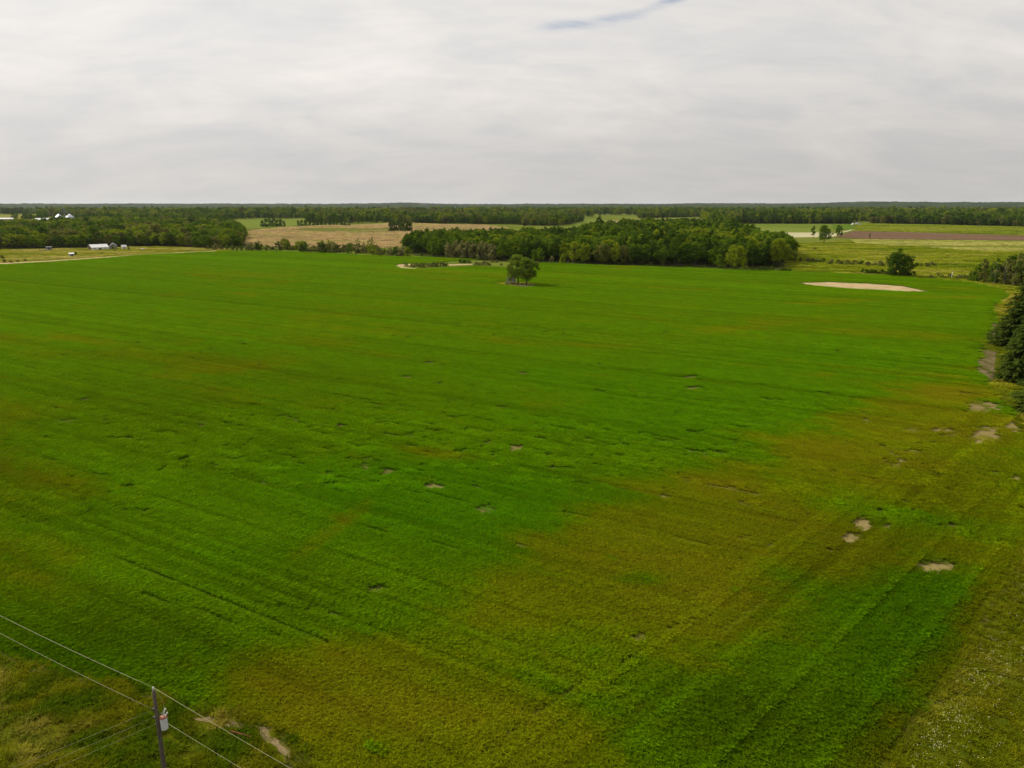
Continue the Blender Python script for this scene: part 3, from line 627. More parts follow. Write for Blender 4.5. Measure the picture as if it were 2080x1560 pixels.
P = rng.uniform((-95, 30), (130, 190), (110000, 2)); P = P[in_view(P, 4, 185)]
U_, V_ = proj(P[:, 0], P[:, 1])
Dv = sdist(FIELD, P[:, 0], P[:, 1]); P = P[(Dv < 1.0) & (Dv > -75)]
strip = pxs([(392, 1462), (465, 1471), (530, 1490), (580, 1522), (604, 1555), (614, 1590)])
sdst = segdist(strip, P[:, 0], P[:, 1]); P = P[(sdst > .42) | (rng.random(len(P)) < .3)]
left = P[:, 0] < 5
n1_ = fbm(P[:, 0] / 7, P[:, 1] / 7, 5, 4); n2_ = fbm(P[:, 0] / 2.2, P[:, 1] / 2.2, 15, 3)
U_, V_ = proj(P[:, 0], P[:, 1])
straw = np.where(left, sstep(n1_ + .35 * (n2_ - .5) + .22 * np.exp(-((U_ - 40) / 190) ** 2 - ((V_ - 1480) / 110) ** 2) - .10 * sstep(U_, 200, 420), .63, .84) * .7, sstep(n1_ + .3 * (n2_ - .5), .60, .8) * .4)
c0 = np.array((.058, .098, .002)); c1 = np.array((.130, .130, .003)); c2 = np.array((.27, .225, .034))
yl = sstep(n2_, .3, .75)[:, None]; st = straw[:, None]
col_ = (c0 * (1 - yl) + c1 * yl) * (1 - st) + c2 * st
col_ = np.where(left[:, None], col_, col_ * .45 + np.array((.120, .122, .003)) * .55)
tr = np.zeros(len(P))
for pl in ([(1960, 1430), (2075, 1290)], [(1890, 1560), (2000, 1390)], [(2080, 1430), (2030, 1560)]): tr = np.maximum(tr, np.exp(-(segdist(pxs(pl), P[:, 0], P[:, 1]) / .7) ** 2))
h_ = rng.uniform(.5, 1.15, len(P)) * np.where(left, 1.0, .65) * (1 - .6 * tr)
scatter('verge_grass', np.concatenate([P, np.zeros((len(P), 1))], 1), rng.uniform(0, 6.28, len(P)), np.stack([rng.uniform(.8, 1.4, len(P))] * 2 + [h_], 1), rng.integers(0, 4, len(P)), vergeP,
        col_ * rng.uniform(.75, 1.25, (len(P), 1)), 'rough green and straw coloured grass along the edges of the crop', 'grass')
# wild flowers
def flower(seed):
    r = np.random.default_rng(seed); V = []; Q = []
    for _ in range(4):
        x0, y0 = r.normal(0, .16, 2); z0 = r.uniform(.35, .6); s = r.uniform(.014, .028); i = len(V); tl = r.normal(0, .25, 2)
        for dx, dy in ((-s, -s), (s, -s), (s, s), (-s, s)): V.append((x0 + dx, y0 + dy, z0 + dx * tl[0] + dy * tl[1]))
        Q.append((i, i + 1, i + 2, i + 3))
    me = np_mesh('flower_head', V, Q); me.materials.append(M['flower']); return proto('flower_head', me)
M['flower'] = mat_plain('flower', (0.42, 0.40, 0.17), 0.8, var=0.35, scale=8)
flP = [flower(1), flower(2), flower(3)]
RE = pxs([(1810, 1600), (1865, 1520), (1930, 1430), (1988, 1330), (2030, 1255), (2090, 1150)])
k = rng.random(NFL := 620); seg = (k * (len(RE) - 1)); i0 = np.minimum(seg.astype(int), len(RE) - 2); fr = (seg - i0)[:, None]
P = RE[i0] * (1 - fr) + RE[i0 + 1] * fr + np.abs(rng.normal(0, 2.0, (NFL, 1))) * HEADN + rng.normal(0, .5, (NFL, 2))
nn = fbm(P[:, 0] / 3.2, P[:, 1] / 3.2, 61, 3); P = P[rng.random(len(P)) < sstep(nn, .38, .72) * .75]
P2 = rng.uniform((25, 36), (75, 90), (260, 2)); P = np.concatenate([P, P2[((P2 - HP) @ HEADN) > .5]])
P = P[sdist(FIELD, P[:, 0], P[:, 1]) < -.2]
scatter('wildflowers', np.concatenate([P, np.zeros((len(P), 1))], 1), rng.uniform(0, 6.28, len(P)), np.ones((len(P), 3)), rng.integers(0, 3, len(P)), flP, None, 'small creamy white wildflowers along the right edge of the crop', 'flowers')

# tussocky growth on pasture, meadow and marsh
def rough_patch(name, seed, n, w, spread):
    r = np.random.default_rng(seed); V = []; Q = []
    for _ in range(n):
        x0, y0 = r.uniform(-spread, spread, 2); a = r.uniform(0, 6.28); hh = r.uniform(.4, 1.1); ln = r.uniform(.1, .6); ww = w * r.uniform(.6, 1.4); dx, dy = math.cos(a), math.sin(a); nx_, ny_ = -dy * ww / 2, dx * ww / 2; i = len(V)
        V += [(x0 - nx_, y0 - ny_, -.1), (x0 + nx_, y0 + ny_, -.1), (x0 + dx * ln * .4 + nx_, y0 + dy * ln * .4 + ny_, hh * .8), (x0 + dx * ln * .4 - nx_, y0 + dy * ln * .4 - ny_, hh * .8), (x0 + dx * ln * 1.6 + nx_ * .3, y0 + dy * ln * 1.6 + ny_ * .3, hh), (x0 + dx * ln * 1.6 - nx_ * .3, y0 + dy * ln * 1.6 - ny_ * .3, hh)]
        Q += [(i, i + 1, i + 2, i + 3), (i + 3, i + 2, i + 4, i + 5)]
    me = np_mesh(name, V, Q); me.materials.append(M['verge_blade']); return proto(name, me)
roughP = [rough_patch('grass_patch', 600 + i, 90, .30, 1.7) for i in range(4)]
RG = []
def rough(poly, sp, stops, h, seed, hj=.5, an=(45, 14), skip=None):
    q = np.asarray(pxs(poly)); r = np.random.default_rng(seed); lo = q.min(0); hi = q.max(0); n = int((hi[0] - lo[0]) * (hi[1] - lo[1]) / sp ** 2)
    P = r.uniform(lo, hi, (n, 2)); U_, V_ = proj(P[:, 0], P[:, 1]); P = P[inside(q, P[:, 0], P[:, 1]) & (U_ > -60) & (U_ < 2140)]
    P = P[sdist(FIELD, P[:, 0], P[:, 1]) < -.6]
    for k in (skip or []): P = P[sdist(pxs(k), P[:, 0], P[:, 1]) < -2 + 3 * (r.random(len(P)) - .5)]
    f = np.clip(fbm(P[:, 0] / an[0], P[:, 1] / an[1], seed, 5) + .25 * (fbm(P[:, 0] / 6, P[:, 1] / 6, seed + 9, 3) - .5), .25, .75); f = (f - .25) / .5
    st = np.array(stops); x = f * (len(st) - 1); i0 = np.minimum(x.astype(int), len(st) - 2); w = (x - i0)[:, None]
    c = (st[i0] * (1 - w) + st[i0 + 1] * w) * r.uniform(1.2, 1.95, (len(P), 1)); s_ = sp / 2.3 * r.uniform(.8, 1.3, len(P))
    RG.append((P, c, s_, h * (1 - hj + 2 * hj * r.random(len(P)) ** 1.5)))
PLOUGH = [(1692, 482), (1735, 469.5), (1890, 473), (2080, 479), (2400, 488), (2400, 492.5), (2080, 489), (1900, 486.5), (1760, 485.5)]; PALE = [(1730, 487), (1900, 488), (2400, 494), (2400, 514), (2080, 511), (1960, 508), (1850, 500), (1740, 494)]
rough([(-260, 512), (0, 506), (200, 503), (330, 500), (470, 505), (470, 511), (300, 517), (150, 528), (0, 537), (-260, 556)], 2.6, [(.10, .12, .006), (.14, .145, .01), (.18, .165, .03), (.23, .20, .055)], .35, 901, skip=[[(-260, 552), (0, 533), (90, 528.5), (170, 523.5), (300, 514.5), (440, 508), (440, 512), (300, 519), (170, 528), (90, 534), (0, 540), (-260, 560)]])
rough([(1590, 497), (1760, 487), (1950, 489), (2400, 494), (2400, 600), (2090, 600), (1960, 574), (1760, 559), (1600, 553)], 2.9, [(.065, .095, .003), (.10, .125, .004), (.14, .15, .008), (.19, .18, .03)], .5, 902, skip=[PALE])
rough(PALE, 3.2, [(.12, .14, .02), (.19, .19, .04), (.26, .24, .075)], .5, 903, an=(90, 20))
rough([(486, 477), (520, 468), (560, 463), (640, 458.5), (760, 455.5), (800, 452), (900, 456), (985, 457.5), (1030, 463), (1030, 492), (860, 502), (700, 506), (560, 502), (500, 496)], 5.0, [(.15, .145, .04), (.22, .17, .075), (.23, .155, .08), (.25, .195, .08), (.17, .165, .04)], 1.0, 904, an=(110, 45), skip=[[(590, 466), (640, 463.5), (700, 463.8), (745, 465), (790, 463.5), (792, 466), (750, 468.5), (715, 471), (650, 471), (610, 469)]])
rough([(1735, 469), (1742, 454), (1900, 456.5), (2080, 461), (2400, 468), (2400, 487), (2080, 478), (1890, 472)], 6.0, [(.08, .11, .006), (.12, .14, .01), (.16, .165, .02)], .7, 905, an=(120, 60))
rough([(2000, 600), (2020, 570), (2080, 560), (2200, 600), (2300, 860), (2085, 895), (2000, 790), (1980, 730)], 1.5, [(.07, .09, .003), (.12, .125, .004), (.19, .165, .02)], .35, 906, skip=[[(1978, 775), (1983, 735), (1994, 709), (2012, 709), (2026, 714), (2024, 740), (2020, 776)], [(2008, 695), (2018, 645), (2026, 645), (2024, 680), (2018, 705)]])
P = np.concatenate([q[0] for q in RG]); c_ = np.concatenate([q[1] for q in RG]); s_ = np.concatenate([q[2] for q in RG]); h_ = np.concatenate([q[3] for q in RG]); print('rough', len(P))
scatter('rough_grass', np.concatenate([P, np.zeros((len(P), 1))], 1), rng.uniform(0, 6.28, len(P)), np.stack([s_, s_, h_], 1), rng.integers(0, 4, len(P)), roughP, c_, 'rough olive and tan grass over pasture, meadow and marsh', 'grass')

# ------------------------------------------------------------------ trees: shapes
def leaf_quads(r, C, N, size, asp=1.5, nj=0.6):
    """rhombic leaf sprays at centres C facing roughly N"""
    n = len(C); N = N + r.normal(0, nj, (n, 3)); N /= np.linalg.norm(N, axis=1)[:, None] + 1e-9
    T = np.cross(N, r.normal(0, 1, (n, 3))); T /= np.linalg.norm(T, axis=1)[:, None] + 1e-9; B = np.cross(N, T)
    s = (size * r.uniform(.6, 1.35, n))[:, None]
    V = np.stack([C - T * s * asp * .5, C + B * s * .5, C + T * s * asp * .5, C - B * s * .5], 1).reshape(-1, 3)
    return V, np.arange(4 * n).reshape(n, 4)
def crown_from_clumps(r, cen, rad, per, size, core=True):
    """each clump is an uneven ball of sprays, denser on its outer and upper side"""
    n = len(cen); C = np.repeat(cen, per, 0); rr_ = np.repeat(rad, per)
    d = r.normal(0, 1, (len(C), 3)); d /= np.linalg.norm(d, axis=1)[:, None]; d[:, 2] = np.where(r.random(len(C)) < .3, np.abs(d[:, 2]), d[:, 2])
    q = r.random(len(C)) ** .45
    Pp = C + d * (rr_ * q)[:, None] * np.array((1, 1, .8))
    return leaf_quads(r, Pp, d + np.array((0, 0, .35)), size)
def clumps(r, H, base, Rm, n, shape, crad):
    out = []; rd = []
    lean = r.normal(0, .05, 2); lob = [(r.uniform(0, 6.28), r.uniform(.0, .28)) for _ in range(3)]
    while len(out) < n:
        t = r.random(); a = r.uniform(0, 2 * math.pi)
        if shape == 'round': pr = math.sqrt(max(0, 1 - (2 * t - .85) ** 2 / 1.35))
        elif shape == 'tall': pr = (math.sin(math.pi * min(1, (t * .92 + .07)) ** .85)) ** .7
        elif shape == 'bush': pr = math.sqrt(max(0, 1 - t * t))
        elif shape == 'wide': pr = math.sqrt(max(0, 1 - (2 * t - .7) ** 2 / 1.7))
        else: pr = 1 - t
        if r.random() > pr + .08: continue
        k = 1 + sum(q * math.cos(a * (i + 1) + p) for i, (p, q) in enumerate(lob))
        ra = Rm * pr * k * math.sqrt(r.uniform(.12, 1)) * .88
        z = base + (H - base) * (t * .93 + .02)
        out.append((ra * math.cos(a) + lean[0] * z, ra * math.sin(a) + lean[1] * z, z)); rd.append(crad * r.uniform(.65, 1.3))
    return np.array(out), np.array(rd)
def limb_mesh(name, r, H, base, Rm, r0, nl, stems=1, mat=None):
    b = MB()
    for s in range(stems):
        a0 = r.uniform(0, 6.28); off = (0, 0) if stems == 1 else (math.cos(a0) * .25 * Rm * .4, math.sin(a0) * .25 * Rm * .4)
        tip = np.array((off[0] * 2.2 + r.normal(0, .03) * H, off[1] * 2.2 + r.normal(0, .03) * H, H * r.uniform(.78, .9)))
        p0 = np.array((off[0], off[1], -.25)); mid = (p0 + tip) / 2 + np.append(r.normal(0, .02 * H, 2), 0)
        b.tube([p0, p0 * .7 + mid * .3 + np.array((0, 0, .2)), mid, tip], [r0 * 1.25, r0, r0 * .65, r0 * .12], 6)
        for i in range(nl):
            t = r.uniform(.25, .8); st = p0 * (1 - t) + tip * t; st[:2] = (mid[:2] if t > .4 else st[:2] * .5 + mid[:2] * .5)
            st[2] = max(st[2], base * .7); a = r.uniform(0, 6.28); L = Rm * r.uniform(.5, .85)
            en = st + np.array((math.cos(a) * L, math.sin(a) * L, L * r.uniform(.35, .9))); en[2] = min(en[2], H * .95)
            b.tube([st, (st + en) / 2 + np.array((0, 0, -.06 * L)), en], [r0 * .42, r0 * .27, r0 * .06], 4)
    me = b.mesh(name, True); me.materials.append(mat or M['bark']); return me
class Shape:
    def __init__(s, crown, trunk): s.V, s.Q = crown; s.trunk = trunk; s.c = {}
    def crown(s, mat):
        if mat not in s.c:
            me = np_mesh('crown', s.V, s.Q); me.materials.append(M[mat]); s.c[mat] = me
        return s.c[mat]
    def whole(s, mat):
        """crown and trunk in one mesh, for woods that read as a mass"""
        n = len(s.V); tv = np.array([v.co[:] for v in s.trunk.vertices]); tq = [p.vertices[:] for p in s.trunk.polygons if len(p.vertices) == 4]
        Q = np.concatenate([s.Q, np.array(tq) + n]); me = np_mesh('tree', np.concatenate([s.V, tv]), Q)
        me.materials.append(M[mat]); me.materials.append(s.trunk.materials[0])
        mi = np.zeros(len(Q), np.int32); mi[len(s.Q):] = 1; me.polygons.foreach_set('material_index', mi); return proto('tree', me)
def make_broad(seed, H, base, Rm, shape, n, per, crad, size, r0, nl=6, stems=1, bark='bark'):
    r = np.random.default_rng(seed); c, rd = clumps(r, H, base, Rm, n, shape, crad)
    return Shape(crown_from_clumps(r, c, rd, per, size), limb_mesh('trunk', r, H, base, Rm, r0, nl, stems, M[bark]))
def make_conifer(seed, H, Rm, levels, per_level, sprays, size, base=.6, droop=.22, r0=.2, pw=.85):
    r = np.random.default_rng(seed); C = []; N = []; T = []; S_ = []
    for i in range(levels):
        t = (i + r.uniform(-.3, .3)) / levels; t = max(0, t); z = base + (H - base) * t; L = Rm * (1 - t) ** pw * r.uniform(.85, 1.1) + .12
        for k in range(max(4, int(per_level * (1 - .5 * t)))):
            a = r.uniform(0, 6.28); l = L * r.uniform(.72, 1.12); d = np.array((math.cos(a), math.sin(a), 0)); sd_ = np.array((-d[1], d[0], 0))
            m = max(2, int(sprays * l / Rm + 1.5))
            for j in range(m):
                f = ((j + r.uniform(.3, 1)) / m) ** .8; w = (1 - f) * l * .34 + .08
                z_ = z - droop * l * f + .16 * l * max(0, f - .7)
                C.append(d * l * f + sd_ * r.normal(0, w * .6) + np.array((0, 0, z_ + r.normal(0, .06)))); N.append(np.array((0, 0, 1.0)) + d * .45); T.append(d + sd_ * r.normal(0, .5) + np.array((0, 0, -.25)))
                S_.append(size * r.uniform(.7, 1.3) * (.6 + .4 * (1 - t)))
    C = np.array(C); N = np.array(N) + r.normal(0, .3, (len(C), 3)); T = np.array(T); N /= np.linalg.norm(N, axis=1)[:, None]
    T -= N * (T * N).sum(1)[:, None]; T /= np.linalg.norm(T, axis=1)[:, None]; B = np.cross(N, T); s = np.array(S_)[:, None]
    V = np.stack([C - T * s * .75, C + B * s * .33, C + T * s * .85, C - B * s * .33], 1).reshape(-1, 3)
    b = MB(); b.tube([(0, 0, -.3), (0, 0, H * .5), (0, 0, H * .98)], [r0 * 1.2, r0 * .6, r0 * .05], 7); tm = b.mesh('trunk', True); tm.materials.append(M['bark'])
    return Shape((V, np.arange(len(V)).reshape(-1, 4)), tm)
def make_snag(seed, H, r0, n=10, bark='dead_wood'):
    r = np.random.default_rng(seed); b = MB(); tip = np.array((r.normal(0, .05) * H, r.normal(0, .05) * H, H)); b.tube([(0, 0, -.2), tip * .5 + np.append(r.normal(0, .1, 2), 0), tip], [r0, r0 * .7, r0 * .12], 6)
    for _ in range(n):
        t = r.uniform(.35, .95); st = tip * t; a = r.uniform(0, 6.28); L = H * r.uniform(.1, .28) * (1.3 - t); en = st + np.array((math.cos(a) * L, math.sin(a) * L, L * r.uniform(.4, 1.2)))
        b.tube([st, en], [r0 * .35, r0 * .08], 4)
    me = b.mesh('trunk', True); me.materials.append(M[bark]); return me

TALL = [make_broad(300 + i, 17, 3.5 + .4 * i, 3.0 + .25 * i, 'tall', 34, 34, 1.15, .62, .20, 5) for i in range(5)]
ROUND = [make_broad(320 + i, 15, 2.6, 5.0 + .3 * i, 'round', 46, 40, 1.5, .68, .28, 7) for i in range(5)]
WILLOW = [make_broad(340 + i, 8, .4, 3.6, 'bush', 30, 36, 1.05, .50, .12, 4, 4) for i in range(4)]
BUSH = [make_broad(360 + i, 3.2, .1, 2.0, 'bush', 18, 34, .62, .34, .05, 3, 4) for i in range(4)]
THIN = [make_broad(380 + i, 10, 1.0, 2.2, 'tall', 22, 22, .9, .42, .10, 8, 2, 'dead_wood') for i in range(3)]
CON = [make_conifer(400 + i, 13, 2.6, 20, 10, 7, .75) for i in range(3)]
BIGOAK = [make_broad(420 + i, 15.5, 3.2, 6.8, 'wide', 88, 60, 1.6, .50, .36, 12) for i in range(4)]
HEDGEOAK = make_broad(431, 15.5, 1.0, 7.6, 'round', 100, 58, 1.7, .52, .34, 10)
SPRUCE = [make_conifer(440 + i, 15, 6.0, 36, 30, 15, .72, .35, .26, .28, .62) for i in range(3)]

placed = {'tree': 0, 'shrub': 0}
def plant(name, shape, mat, loc, scl, rz, label, cat, group=None):
    e = empty(name, loc, rz); e.scale = scl if hasattr(scl, '__len__') else (scl,) * 3
    tag(e, label, cat, group)
    t = bpy.data.objects.new('trunk' if cat == 'tree' else 'stems', shape.trunk); COL.objects.link(t); t.parent = e
    c = bpy.data.objects.new('crown' if cat == 'tree' else 'foliage', shape.crown(mat)); COL.objects.link(c); c.parent = e
    placed[cat] += 1; return e
def fit(H, top, base_px, x):
    """scale so that a shape of height H standing at pixel (x, base) reaches pixel row top"""
    X0, Y0, _ = px(x, base_px); dist = Y0
    lo, hi = 0.2, 45.0
    for _ in range(40):
        m = (lo + hi) / 2
        if proj(X0, Y0, m)[1] > top: lo = m
        else: hi = m
    return (X0, Y0, 0), lo / H
trs = random.Random(3)

# ------------------------------------------------------------------ woods
def fill(poly, spacing, seed, jit=.42):
    r = np.random.default_rng(seed); P = np.asarray(poly); lo = P.min(0); hi = P.max(0)
    gx, gy = np.meshgrid(np.arange(lo[0], hi[0], spacing), np.arange(lo[1], hi[1], spacing * .87)); gx = gx + (np.arange(gx.shape[0])[:, None] % 2) * spacing / 2
    q = np.stack([gx.ravel(), gy.ravel()], 1) + r.uniform(-jit, jit, (gx.size, 2)) * spacing
    return q[inside(P, q[:, 0], q[:, 1])]
CENTRE = pxs([(822, 512), (835, 494), (905, 491), (1000, 489), (1150, 486.5), (1240, 479), (1300, 467.5), (1400, 466.5), (1492, 468), (1502, 486), (1530, 500), (1600, 514), (1608, 530), (1560, 543), (1400, 541.5), (1200, 534.5), (1110, 531), (1000, 527), (900, 521), (850, 517)])
LEFT = pxs([(-260, 507.5), (0, 506.5), (150, 504), (200, 501.5), (330, 500), (440, 505), (495, 499), (498, 478), (480, 470), (440, 464), (330, 457), (200, 455), (120, 455), (70, 459), (0, 463), (-260, 463)])
LEFT2 = pxs([(-260, 460), (0, 459), (60, 456), (110, 451), (160, 449), (300, 450), (420, 452), (470, 456), (440, 462), (330, 458), (200, 456), (70, 459), (0, 461)])
stuff_pts = []   # (x, y, z, rot, sx, sz, pick)
NP = {'tall': 5, 'round': 5, 'willow': 4, 'con': 3}
MASS = []; MIDX = {}
for kname, arr, mats in (('tall', TALL, ('leaf_dark', 'leaf_mid', 'leaf_light')), ('round', ROUND, ('leaf_dark', 'leaf_mid', 'leaf_light', 'leaf_olive')), ('willow', WILLOW, ('leaf_olive', 'leaf_mid')), ('con', CON, ('needle',))):
    for m in mats:
        for i, s in enumerate(arr[:3]): MIDX[(kname, m, i)] = len(MASS); MASS.append(s.whole(m))
def mass(P, mixw, seed, s0=1.0, sj=.25, hz=None, nz=110.0, wd=1.0):
    """add trees to the mass; neighbouring trees tend to be of one kind"""
    r = np.random.default_rng(seed); keys = list(mixw); w = np.array([mixw[k] for k in keys], float); cum = np.cumsum(w) / w.sum()
    f = fbm(P[:, 0] / nz, P[:, 1] / (nz * 1.6), seed, 3); f = np.clip((f - .28) / .44, 0, .999); f = np.where(r.random(len(P)) < .45, r.random(len(P)), f)
    ki = np.minimum(np.searchsorted(cum, f), len(keys) - 1)
    for i in range(len(P)):
        k = keys[ki[i]]; s = s0 * max(.45, r.normal(1, sj)); stuff_pts.append((P[i, 0], P[i, 1], 0.0 if hz is None else hz[i], r.uniform(0, 6.28), s * wd * r.uniform(.85, 1.25), s, MIDX[(k[0], k[1], r.integers(0, 3))]))

CW = {('tall', 'leaf_dark'): 3.6, ('round', 'leaf_dark'): 3, ('tall', 'leaf_mid'): 3, ('round', 'leaf_mid'): 3.0, ('tall', 'leaf_light'): .8, ('round', 'leaf_light'): .8}
KINDTXT = {'leaf_dark': 'dark green', 'leaf_mid': 'mid green', 'leaf_light': 'yellowish green', 'leaf_olive': 'olive green', 'leaf_grey': 'greyish olive', 'needle': 'dark needled'}
def wood(P, n_ind, mixw, seed, where, group, s0=1.0, spots=()):
    """the trees that show largest one by one, the rest as mass"""
    Uo, _ = proj(P[:, 0], P[:, 1]); vis = (Uo > -30) & (Uo < 2110)
    order = np.argsort(np.where(vis, P[:, 1] * (1 + .0 * P[:, 0]), 1e9)); ind = order[:n_ind]; rest = np.setdiff1d(np.arange(len(P)), ind)
    keys = list(mixw); w = [mixw[k] for k in keys]; r = random.Random(seed)
    for i in ind:
        k = r.choices(keys, w)[0]; arr = {'tall': TALL, 'round': ROUND, 'willow': WILLOW, 'con': CON, 'thin': THIN}[k[0]]
        s = s0 * max(.55, r.gauss(1, .13)) * (.93 if Uo[i] > 620 and Uo[i] < 1180 else 1.0); sh = r.choice(arr)
        wh = where; gp = group; ui = Uo[i]
        for (u1, tx) in spots:
            if ui < u1: wh = where + ' ' + tx; gp = group + ' ' + tx; break
        form = {'tall': 'slender', 'round': 'round crowned', 'willow': 'low bushy', 'con': 'pointed', 'thin': 'sparse thin'}[k[0]]
        plant({'tall': 'slender_tree', 'round': 'broadleaf_tree', 'willow': 'willow_tree', 'con': 'conifer_tree', 'thin': 'thin_tree'}[k[0]], sh, k[1], (P[i, 0], P[i, 1], 0), (s * r.uniform(.9, 1.4), s * r.uniform(.9, 1.4), s), r.uniform(0, 6.28),
              f'{form} {KINDTXT[k[1]]} tree {wh}', 'tree', f'{form} {KINDTXT[k[1]]} trees {gp}')
    mass(P[rest], mixw, seed + 5, s0)
P = fill(CENTRE, 7.8, 51)
# the centre wood: a strip along its front edge is built tree by tree
Uc, Vc = proj(P[:, 0], P[:, 1]); front = sdist(CENTRE, P[:, 0], P[:, 1])
fl = pxs([(822, 514), (850, 517), (900, 521), (1000, 527), (1110, 531), (1200, 534.5), (1400, 541.5), (1560, 543), (1608, 530)]); fd = segdist(fl, P[:, 0], P[:, 1])
o = np.argsort(fd); fr_i = o[:165]; rest_i = o[165:]
wood(P[fr_i], 165, CW, 61, 'at the front of the dense wood', 'at the front of the wood', 1.0, ((905, 'by the marsh hedge'), (1010, 'behind the willow row'), (1110, 'behind the field oaks'), (1290, 'near two pale trunks'), (1460, 'beside the open crop'), (2000, 'near its yellowish tree')))
lf = Uc[rest_i] < 1180; mass(P[rest_i][lf], CW, 66, .84, .13, None, 60.0, 1.3); mass(P[rest_i][~lf], CW, 67, 1.02, .17, None, 60.0, 1.2)
# thickets of grey olive willow along the left part of its front, pale stems between
for (x, b, tp) in ((912, 524, 492), (925, 524, 489), (938, 525, 488), (951, 525.5, 489), (963, 526, 490), (976, 526.5, 490), (989, 527, 491), (1001, 528, 494)):
    loc, s = fit(8, tp, b, x); plant('willow_tree', trs.choice(WILLOW), 'leaf_grey', loc, (s * .75, s * .75, s), trs.uniform(0, 6.28), 'greyish olive willow in the clipped looking row before the dense wood', 'tree', 'willow row before the wood')
for (x, b, tp, m) in ((880, 521, 490, 'leaf_mid'), (893, 522, 492, 'leaf_mid'), (1020, 529, 487, 'leaf_mid'), (1035, 530, 486, 'leaf_mid'), (1085, 533, 507, 'leaf_mid'), (1100, 534, 503, 'leaf_mid'), (1165, 536, 490, 'leaf_light'), (1188, 536, 492, 'leaf_light'), (1215, 537, 493, 'leaf_olive'), (1232, 538, 494, 'leaf_olive'), (1248, 538, 492, 'leaf_light'), (1268, 539, 497, 'leaf_olive')):
    loc, s = fit(15, tp, b, x); plant('broadleaf_tree', trs.choice(ROUND), m, loc, (s * .8, s * .8, s), trs.uniform(0, 6.28), f'lower {KINDTXT[m]} tree standing proud of the dense wood by the crop', 'tree', f'lower {KINDTXT[m]} trees along the edge of the wood')
for (x, b, tp, m, lb) in ((1143, 536, 515, 'leaf_light', 'rounded pale green bush tree beside two pale stems at the wood edge'), (1120, 535, 520, 'leaf_grey', 'small brownish bush tree at the wood edge behind the field oaks')):
    loc, s = fit(8, tp, b, x); plant('willow_tree', WILLOW[1], m, loc, s, 1.0, lb, 'tree')
for (x, b, tp) in ((1153.5, 534.5, 527), (1163, 534.5, 518)):
    loc, s = fit(6, tp, b, x); e = link('dead_trunk', make_snag(int(x), 6, .28, 5, 'bark_pale'), None, None, loc); e.scale = (s,) * 3
    tag(e, ('short' if x < 1160 else 'taller') + ' pale bare trunk standing at the edge of the dense wood', 'dead trunk')
# bright trees at the right end of the wood
for (x, b, tp, sh, m, lb) in ((1491, 548, 497, BIGOAK[0], 'leaf_light', 'broad yellowish green tree at the right end of the dense wood'), (1462, 547, 516, ROUND[1], 'leaf_mid', 'low green tree beside the broad yellowish tree of the wood'),
                             (1583, 541, 484, BIGOAK[1], 'leaf_light', 'rounded light green tree standing just clear of the wood end'), (1532, 541, 499, ROUND[2], 'leaf_mid', 'green tree between the two yellowish trees at the wood end'), (1552, 540, 502, ROUND[3], 'leaf_dark', 'dark green tree behind the light tree at the wood end'),
                             (1612, 534, 512, ROUND[0], 'leaf_olive', 'small olive tree leaning out beside the light tree at the wood end'), (1512, 546, 522, WILLOW[0], 'leaf_light', 'small pale bush tree at the foot of the broad yellowish tree')):
    loc, s = fit(sh.trunk and {BIGOAK[0]: 15.5, BIGOAK[1]: 15.5, WILLOW[0]: 8}.get(sh, 15), tp, b, x); plant('broadleaf_tree', sh, m, loc, s, trs.uniform(0, 6.28), lb, 'tree')
# left wood
P = fill(LEFT, 8.2, 71)
LW = {('round', 'leaf_mid'): 3, ('round', 'leaf_light'): 2.2, ('round', 'leaf_olive'): 2.2, ('round', 'leaf_dark'): 2.2, ('tall', 'leaf_mid'): 1}
fl = pxs([(-260, 509), (0, 508), (150, 505.5), (200, 503), (330, 501.5), (440, 506.5), (497, 500)]); fd = segdist(fl, P[:, 0], P[:, 1]); Uo, _ = proj(P[:, 0], P[:, 1])
fd = np.where((Uo > -20), fd, 1e6); o = np.argsort(fd)
wood(P[o[:62]], 62, LW, 75, 'at the front of the left wood', 'in the left wood', .82, ((75, 'by the sandy track'), (165, 'behind the grey cabin'), (275, 'behind the white sheds'), (390, 'behind the white tank'), (600, 'near the tan marsh')))
mass(P[o[62:]], LW, 77, .82)
mass(fill(LEFT2, 13, 81), {('round', 'leaf_dark'): 3, ('round', 'leaf_mid'): 2, ('tall', 'leaf_dark'): 1, ('round', 'leaf_olive'): 1, ('con', 'needle'): 1}, 82, .95)
